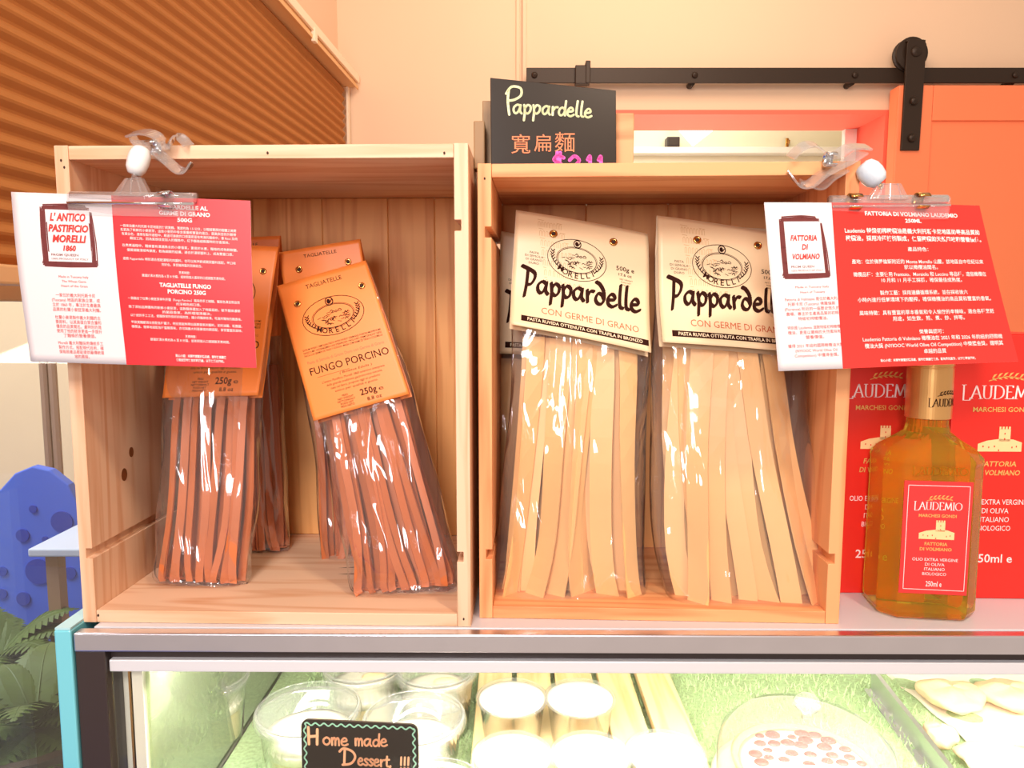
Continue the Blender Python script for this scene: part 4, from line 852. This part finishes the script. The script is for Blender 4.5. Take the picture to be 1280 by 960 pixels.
# ================================================================== SIGN CLIPS
def wavy(mb, path, w_, th=.0016):
    pts = [Vector(p) for p in crom(path, 6)]; mb.strip(pts, Vector((0, .9, .43)), w_, th)
def clip(label, jaw, pivot, ballc, ballr, ballm, bar, bands, seg, group):
    """jaw: px path lists for the two wavy levers; bar: long spring clip that holds the card"""
    base = at(*pivot); T_ = thing('sign_clip', label, 'clip', base, 0, group)
    for path, w_ in jaw:
        mb = MB(); wavy(mb, [at(*p) for p in path], w_, .0018); obj('lever', mb, M['plastic2'], T_, smooth=False, off=base, bevel=.0004)
    for (px, py, Y, r, m_) in bands:
        c = at(px, py, Y); mb = MB()
        mb.grid(lambda u, v: c+Vector(((v-.5)*r*1.5, -r*math.cos(2*PI*u*.8+.5), r*math.sin(2*PI*u*.8+.5))), 24, 2); obj('spring_band', mb, m_, T_, smooth=True, off=base, solid=.0006)
    b = at(*ballc); ax = (at(*seg[0])-at(*seg[1])).normalized(); Q = ax.to_track_quat('Z', 'Y').to_matrix().to_4x4(); r, hh = ballr
    obj('swivel_ball', MB().lathe([(0, -hh), (r*.6, -hh*.96), (r*.9, -hh*.6), (r, -hh*.1), (r*.98, hh*.4), (r*.75, hh*.85), (r*.4, hh), (0, hh)], 28, b, M4=Q), ballm, T_, smooth=True, off=base)
    obj('stem', MB().tube([b-ax*hh*.8, at(*seg[1])], .0022, 10), M['brass'] if ballm is M['ballb'] else M['plastic2'], T_, smooth=True, off=base)
    # trapezoid socket
    tp = [at(*p) for p in seg[2]]; mb = MB(); n = len(tp); dy = Vector((0, .004, 0))
    mb.add([p-dy for p in tp]+[p+dy for p in tp], [tuple(range(n)), tuple(range(2*n-1, n-1, -1))]+[(i, i+n, (i+1) % n+n, (i+1) % n) for i in range(n)]); obj('socket', mb, M['plastic2'], T_, off=base, bevel=.0008)
    ribs = MB()
    for i in range(3): ribs.tube([tp[0].lerp(tp[1], .2+i*.3)-dy*1.1, tp[3].lerp(tp[2], .2+i*.3)-dy*1.1], .0007, 6)
    obj('rib', ribs, M['plastic'], T_, off=base)
    (L_, R_, hpx) = bar; A, B = at(*L_), at(*R_); e = B-A; up = Vector((0, 0, 1)); Yv = Vector((0, -1, 0)); sc = A.y/F_PX
    mb = MB(); prof = [(-.004, .003), (.0, .006), (.005, .003), (.005, -.004), (.003, -hpx*sc), (.0018, -hpx*sc), (.003, -.004), (.001, -.002), (-.002, -.002), (-.004, .0)]
    n = len(prof); mb.add([A+Yv*a+up*b_ for a, b_ in prof]+[B+Yv*a+up*b_ for a, b_ in prof], [tuple(range(n)), tuple(range(2*n-1, n-1, -1))]+[(i, i+n, (i+1) % n+n, (i+1) % n) for i in range(n)])
    obj('front_jaw', mb, M['plastic'], T_, off=base)
    obj('back_jaw', MB().add([A+Yv*-.004+up*.003, B+Yv*-.004+up*.003, B+Yv*-.0035-up*hpx*sc, A+Yv*-.0035-up*hpx*sc, A+Yv*-.0055+up*.003, B+Yv*-.0055+up*.003, B+Yv*-.005-up*hpx*sc, A+Yv*-.005-up*hpx*sc], [(0,3,2,1),(4,5,6,7),(0,1,5,4),(1,2,6,5),(2,3,7,6),(3,0,4,7)]), M['plastic'], T_, off=base)
    obj('hinge_rod', MB().tube([A+up*.002-Yv*.002, B+up*.002-Yv*.002], .0042, 14), M['plastic2'], T_, smooth=True, off=base)
    obj('pinch_edge', MB().tube([A+Yv*.005-up*.004, B+Yv*.005-up*.004], .0012, 8), M['chrome'] if ballm is M['ballw'] else M['plastic2'], T_, smooth=True, off=base)
    return T_
g = 'clear swivelling sign clips'
clip('clear plastic sign clip with a white swivel gripping the top of the paler crate',
     [([(163, 168, .655), (180, 165, .652), (196, 170, .65), (208, 182, .655), (222, 170, .66), (236, 182, .662)], .016),
      ([(172, 176, .65), (184, 186, .648), (196, 190, .65), (208, 200, .652), (222, 212, .655), (232, 213, .655), (240, 204, .656)], .016),
      ([(165, 170, .66), (176, 186, .665), (190, 192, .668), (214, 205, .668)], .012)],
     (198, 186, .66), (173, 201, .640), (.0088, .0125), M['ballw'], ((88, 248, .634), (245, 250, .634), 21),
     [(191, 184, .650, .0062, M['chrome']), (207, 249, .630, .0068, M['chrome'])],
     ((178, 190, .64), (168, 222, .636), [(158, 224, .636), (178, 222, .636), (190, 246, .634), (142, 246, .634)]), g)
clip('clear plastic sign clip with a bluish swivel on the top corner of the orange crate',
     [([(988, 197, .665), (1003, 183, .662), (1018, 181, .66), (1030, 190, .66), (1042, 195, .66), (1062, 184, .66), (1086, 184, .66)], .018),
      ([(984, 214, .66), (998, 230, .658), (1012, 230, .657), (1028, 218, .658), (1042, 210, .66), (1062, 200, .662), (1078, 190, .662)], .018),
      ([(1000, 226, .665), (1024, 234, .664), (1040, 222, .662), (1056, 212, .662)], .014)],
     (1050, 204, .67), (1089, 217, .655), (.0105, .0115), M['ballb'], ((1038, 253, .650), (1184, 252, .662), 22),
     [(1038, 199, .652, .006, M['chrome']), (1068, 252, .648, .0068, M['brass']), (1152, 251, .656, .0068, M['brass'])],
     ((1080, 212, .655), (1102, 236, .652), [(1096, 230, .652), (1124, 230, .652), (1134, 250, .652), (1084, 250, .652)]), g)

# ================================================================== CHALK PRICE SIGN + BLOCKS ON THE ORANGE CRATE
TZ = .4235
ctop = TZ
A, B = at(613, 97, .712), at(770, 113, .722)
mS = (A+B)/2
t = thing('price_board', 'black price board chalked Pappardelle on top of the orange crate', 'sign', (mS.x, mS.y, ctop)); off = Vector(t.location)
A2 = Vector((A.x+.001, A.y-.012, ctop)); n = (B-A).cross(A2-A).normalized(); B2 = Vector((B.x, A.y-(n.x*(B.x-A.x)+n.z*(ctop-A.z))/n.y, ctop))
W_, H_ = 157., 118.
sf = bilerp(A, B, B2, A2, W_, H_); n = (B-A).cross(A2-A).normalized(); n = -n if n.y > 0 else n
mb = MB(); qd = [A, B, B2, A2]; mb.add([p for p in qd]+[p-n*.003 for p in qd], [(0, 1, 2, 3), (7, 6, 5, 4), (0, 4, 5, 1), (1, 5, 6, 2), (2, 6, 7, 3), (3, 7, 4, 0)])
obj('board', mb, M['board'], t, off=off, bevel=.0004)
def spx(px, py): return at_plane(px, py, A, n)+n*.0005
# chalk in picture-like units of the board face: x right, y down
def bl2(x, y): return spx(x, y)
ik = Ink()
def hand(ik, s, x, y, k, kx, r, rot, table=HAND):
    px = 0; c, sn = math.cos(rot), math.sin(rot)
    for ch in s:
        st, adv = table[ch]
        for p in st: ik.stroke([(x+c*(px+u)*kx+sn*v*k, y+sn*(px+u)*kx-c*v*k) for u, v in p], r)
        px += adv
hand(ik, 'Q', 630, 139, 14.5, 22, 1.5, .02); hand(ik, 'app', 641, 142, 11, 11, 1.4, .02); hand(ik, 'arhelle', 677, 143, 10.5, 10.2, 1.4, .07)
ik.build('chalk_word', M['chalk'], bl2, t, off)
ik = Ink()
for ch, px, py, s in (('寬', 651, 190, 26), ('扁', 679, 188, 24), ('麵', 706, 188, 27)):
    vs, fs = font_mesh(ch, .0); ik.add([(px+(a-.5)*s, py-b*s) for a, b in vs], fs)
ik.build('chalk_characters', M['chalko'], bl2, t, off)
ik = Ink(); hand(ik, '$211', 689, 214, 13, 15, 2.2, .03); ik.v = [(x, min(y, 210)) for x, y in ik.v]; ik.build('chalk_price', M['chalkp'], bl2, t, off)
q0, q1 = at(604, 160, .745), at(793, 141, .745)
t = thing('wooden_block', 'plain wood block standing behind the black price board', 'block', ((q0.x+q1.x)/2, .755, ctop)); hw = (q1.x-q0.x)/2
obj('block', MB().box(-hw, hw, -.01, .012, 0, q1.z-ctop), M['block'], t, bevel=.0012); obj('end_cap', MB().box(-hw-.0005, -hw+.010, -.016, -.0105, 0, at(606, 128, .745).z-ctop), M['darkblock'], t, bevel=.0006)
q0, q1 = at(593.5, 158, .74), at(607, 197, .74)
t = thing('wooden_peg', 'short brown wooden peg at the left edge of the price board', 'peg', ((q0.x+q1.x)/2, .722, ctop))
w2 = (q1.x-q0.x)/2; obj('jaw', MB().box(-w2, w2, -.004, .014, .003, q0.z-ctop), M['darkblock'], t, bevel=.001); obj('foot', MB().box(-w2*.3, w2+.004, -.002, .016, 0, .004), M['darkblock'], t)

# ================================================================== OIL CARTONS
def carton(label, px0, px1, pyb, Y, rz, seed):
    c = at((px0+px1)/2, pyb, Y); c = Vector((c.x, Y, 0)); wd = (px1-px0)*Y/F_PX; hgt = .268
    t = thing('oil_carton', label, 'carton', (c.x, c.y, .0003), rz, 'red olive oil cartons'); h = wd/2
    obj('carton_body', MB().box(-h, h, 0, .085, 0, hgt), M['boxred'], t, bevel=.0008)
    obj('lid_flap', MB().box(-h+.001, h-.001, .001, .084, hgt+.0002, hgt+.0012), M['boxred'], t)
    S = lambda x, y: Vector((x*.001, -.0004, y*.001))
    W_ = wd*1000; k = W_/100
    ik = Ink(); laudemio(ik, -41*k, 205, 13, 83*k); ik.build('name_print', M['ink_white'], S, t); ik = Ink()
    for i, s in enumerate(('OLIO EXTRA VERGINE', 'DI OLIVA', 'ITALIANO', 'BIOLOGICO')): ik.text(s, 0, 98-i*9, 5.2, (62, 27, 29, 33)[i]*k)
    ik.text('250ml e', 0, 38, 8.5, 40, bold=.01); ik.build('print', M['ink_white'], S, t)
    ik = Ink(); branch(ik, 2, 228, 34*k); ik.build('sprig_print', M['gold'], S, t)
    ik = Ink(); ik.text('MARCHESI GONDI', 0, 192, 4.6, 58*k, bold=.015); ik.build('maker_print', M['gold'], S, t)
    ik = Ink(); ik.text('FATTORIA', 0, 137, 5, 36*k, bold=.02, slant=.15); ik.text('DI VOLMIANO', 0, 128, 5, 44*k, bold=.02, slant=.15); ik.build('estate_print', M['gold'], S, t)
    ik = Ink(); castle(ik, 0, 152, 44*k); ik.build('castle_print', M['castle'], S, t)
    ik = Ink(); castle_windows(ik, 0, 152, 44*k); ik.build('castle_windows', M['boxred'], lambda x, y: Vector((x*.001, -.0006, y*.001)), t)
carton('red olive oil carton between the orange crate and the bottle', 1033, 1149, 743, .738, -.02, 1)
carton('red olive oil carton at the right photo edge behind the bottle', 1174, 1298, 748, .724, -.03, 2)

# ================================================================== OIL BOTTLE
bc = at_z(1154, 766, 0)
bt = thing('oil_bottle', 'square golden olive oil bottle with red label and gold cap on the worktop', 'bottle', (bc.x, bc.y+.012, .0003), -.13)
def octo(w_, d_, ch, z):
    a, b = w_/2, d_/2; return [(-a+ch, -b, z), (a-ch, -b, z), (a, -b+ch, z), (a, b-ch, z), (a-ch, b, z), (-a+ch, b, z), (-a, b-ch, z), (-a, -b+ch, z)]
def rings(specs, capb=True, capt=True):
    mb = MB(); vs = []; N = 32
    for (w_, d_, ch, z) in specs:
        if ch is None:
            vs += [Vector((w_*math.cos(2*PI*i/N-PI/2-PI*5/32*1.0), w_*math.sin(2*PI*i/N-PI/2-PI*5/32*1.0), z)) for i in range(N)]
        else:
            o = octo(w_, d_, ch, z); out = []
            for i in range(8):
                a, b = Vector(o[i]), Vector(o[(i+1) % 8])
                for j in range(4): out.append(a.lerp(b, j/4))
            vs += out
    fs = [(j*N+i, j*N+(i+1) % N, (j+1)*N+(i+1) % N, (j+1)*N+i) for j in range(len(specs)-1) for i in range(N)]
    if capb: fs.append(tuple(range(N-1, -1, -1)))
    if capt: fs.append(tuple((len(specs)-1)*N+i for i in range(N)))
    return mb.add(vs, fs)
bw, bd, bch = .090, .066, .014
outer = [(bw-.012, bd-.012, bch-.003, 0), (bw-.003, bd-.003, bch, .003), (bw, bd, bch, .008), (bw-.001, bd-.001, bch, .148), (bw, bd, bch, .151), (bw-.001, bd-.001, bch, .154), (bw-.012, bd-.010, bch, .162), (.050, .045, .011, .171), (.0200, 0, None, .177), (.0182, 0, None, .184), (.0182, 0, None, .198)]
obj('glass_body', rings(outer), M['oil'], bt, bevel=.0008)
def on_front(z): return -bd/2
S = lambda x, y: Vector((x*.001, -bd/2-.0007, y*.001))
mb = MB().box(-.0305, .0295, -bd/2-.0006, -bd/2+.0, .027, .135); lab = obj('label', mb, M['blabel'], bt)
ik = Ink()
for a, b, c, d in ((-27, 31, 27, 31.5), (-27, 130.5, 27, 131), (-27, 31, -26.5, 131), (26.5, 31, 27, 131)): ik.rect(a, b, c, d, 2)
ik.build('border_line', M['ink_white'], S, lab); ik = Ink(); laudemio(ik, -21, 108, 7.2, 42); ik.build('name_print', M['ink_white'], S, lab); ik = Ink()
for i, s in enumerate(('OLIO EXTRA VERGINE', 'DI OLIVA', 'ITALIANO', 'BIOLOGICO')): ik.text(s, 0, 59-i*4.6, 2.8, (40, 17, 18, 21)[i])
ik.build('contents_print', M['ink_white'], S, lab); ik = Ink(); ik.text('250ml e', 0, 34.5, 5, 14, bold=.01); ik.build('volume_print', M['ink_white'], S, lab)
ik = Ink(); branch(ik, 1, 120, 22); ik.build('sprig_print', M['gold'], S, lab)
ik = Ink(); ik.text('MARCHESI GONDI', 0, 101, 2.8, 33, bold=.02); ik.build('maker_print', M['gold'], S, lab)
ik = Ink(); ik.text('FATTORIA', 0, 74, 2.9, 20, bold=.025); ik.text('DI VOLMIANO', 0, 69, 2.9, 28, bold=.025); ik.build('estate_print', M['gold'], S, lab)
ik = Ink(); castle(ik, 0, 80, 31); ik.build('castle_print', M['castle'], S, lab)
ik = Ink(); castle_windows(ik, 0, 80, 31); ik.build('castle_windows', M['blabel'], lambda x, y: Vector((x*.001, -bd/2-.0009, y*.001)), lab)
# embossed band with the name above the label
ik = Ink(); laudemio(ik, -24, 141, 7, 48); mb = MB(); mb.v = [Vector((x*.001, -bd/2-.0006, y*.001)) for x, y in ik.v]; mb.f = ik.f; obj('embossed_name', mb, M['oil'], bt, solid=.0010)
cp = obj('cap', MB().lathe([(.0195, .190), (.0201, .1905), (.0201, .238), (.0197, .2385), (.0197, .2395), (.0203, .240), (.0203, .2425), (.0199, .243), (.0199, .245), (.0203, .2455), (.0203, .262), (.0185, .2645), (0, .2645)], 56), M['bcap'], bt, smooth=False, bevel=0)
for i in range(56):
    a = 2*PI*i/56; c = Vector((.0205*math.cos(a), .0205*math.sin(a), .2535)); mb = MB().tube([c-Vector((0, 0, .0075)), c+Vector((0, 0, .0075))], .0006, 5); obj('cap_ridge', mb, M['bcap'], bt)
ik = Ink(); laudemio(ik, -8, 203, 7, 37); branch(ik, 10, 216, 21)
S3 = lambda x, y: Vector((.0204*math.sin(x/20.4+.0), -.0204*math.cos(x/20.4+.0), y*.001))
ik.build('cap_print', M['brown'], S3, bt)

bpy.data.objects.remove(FO)
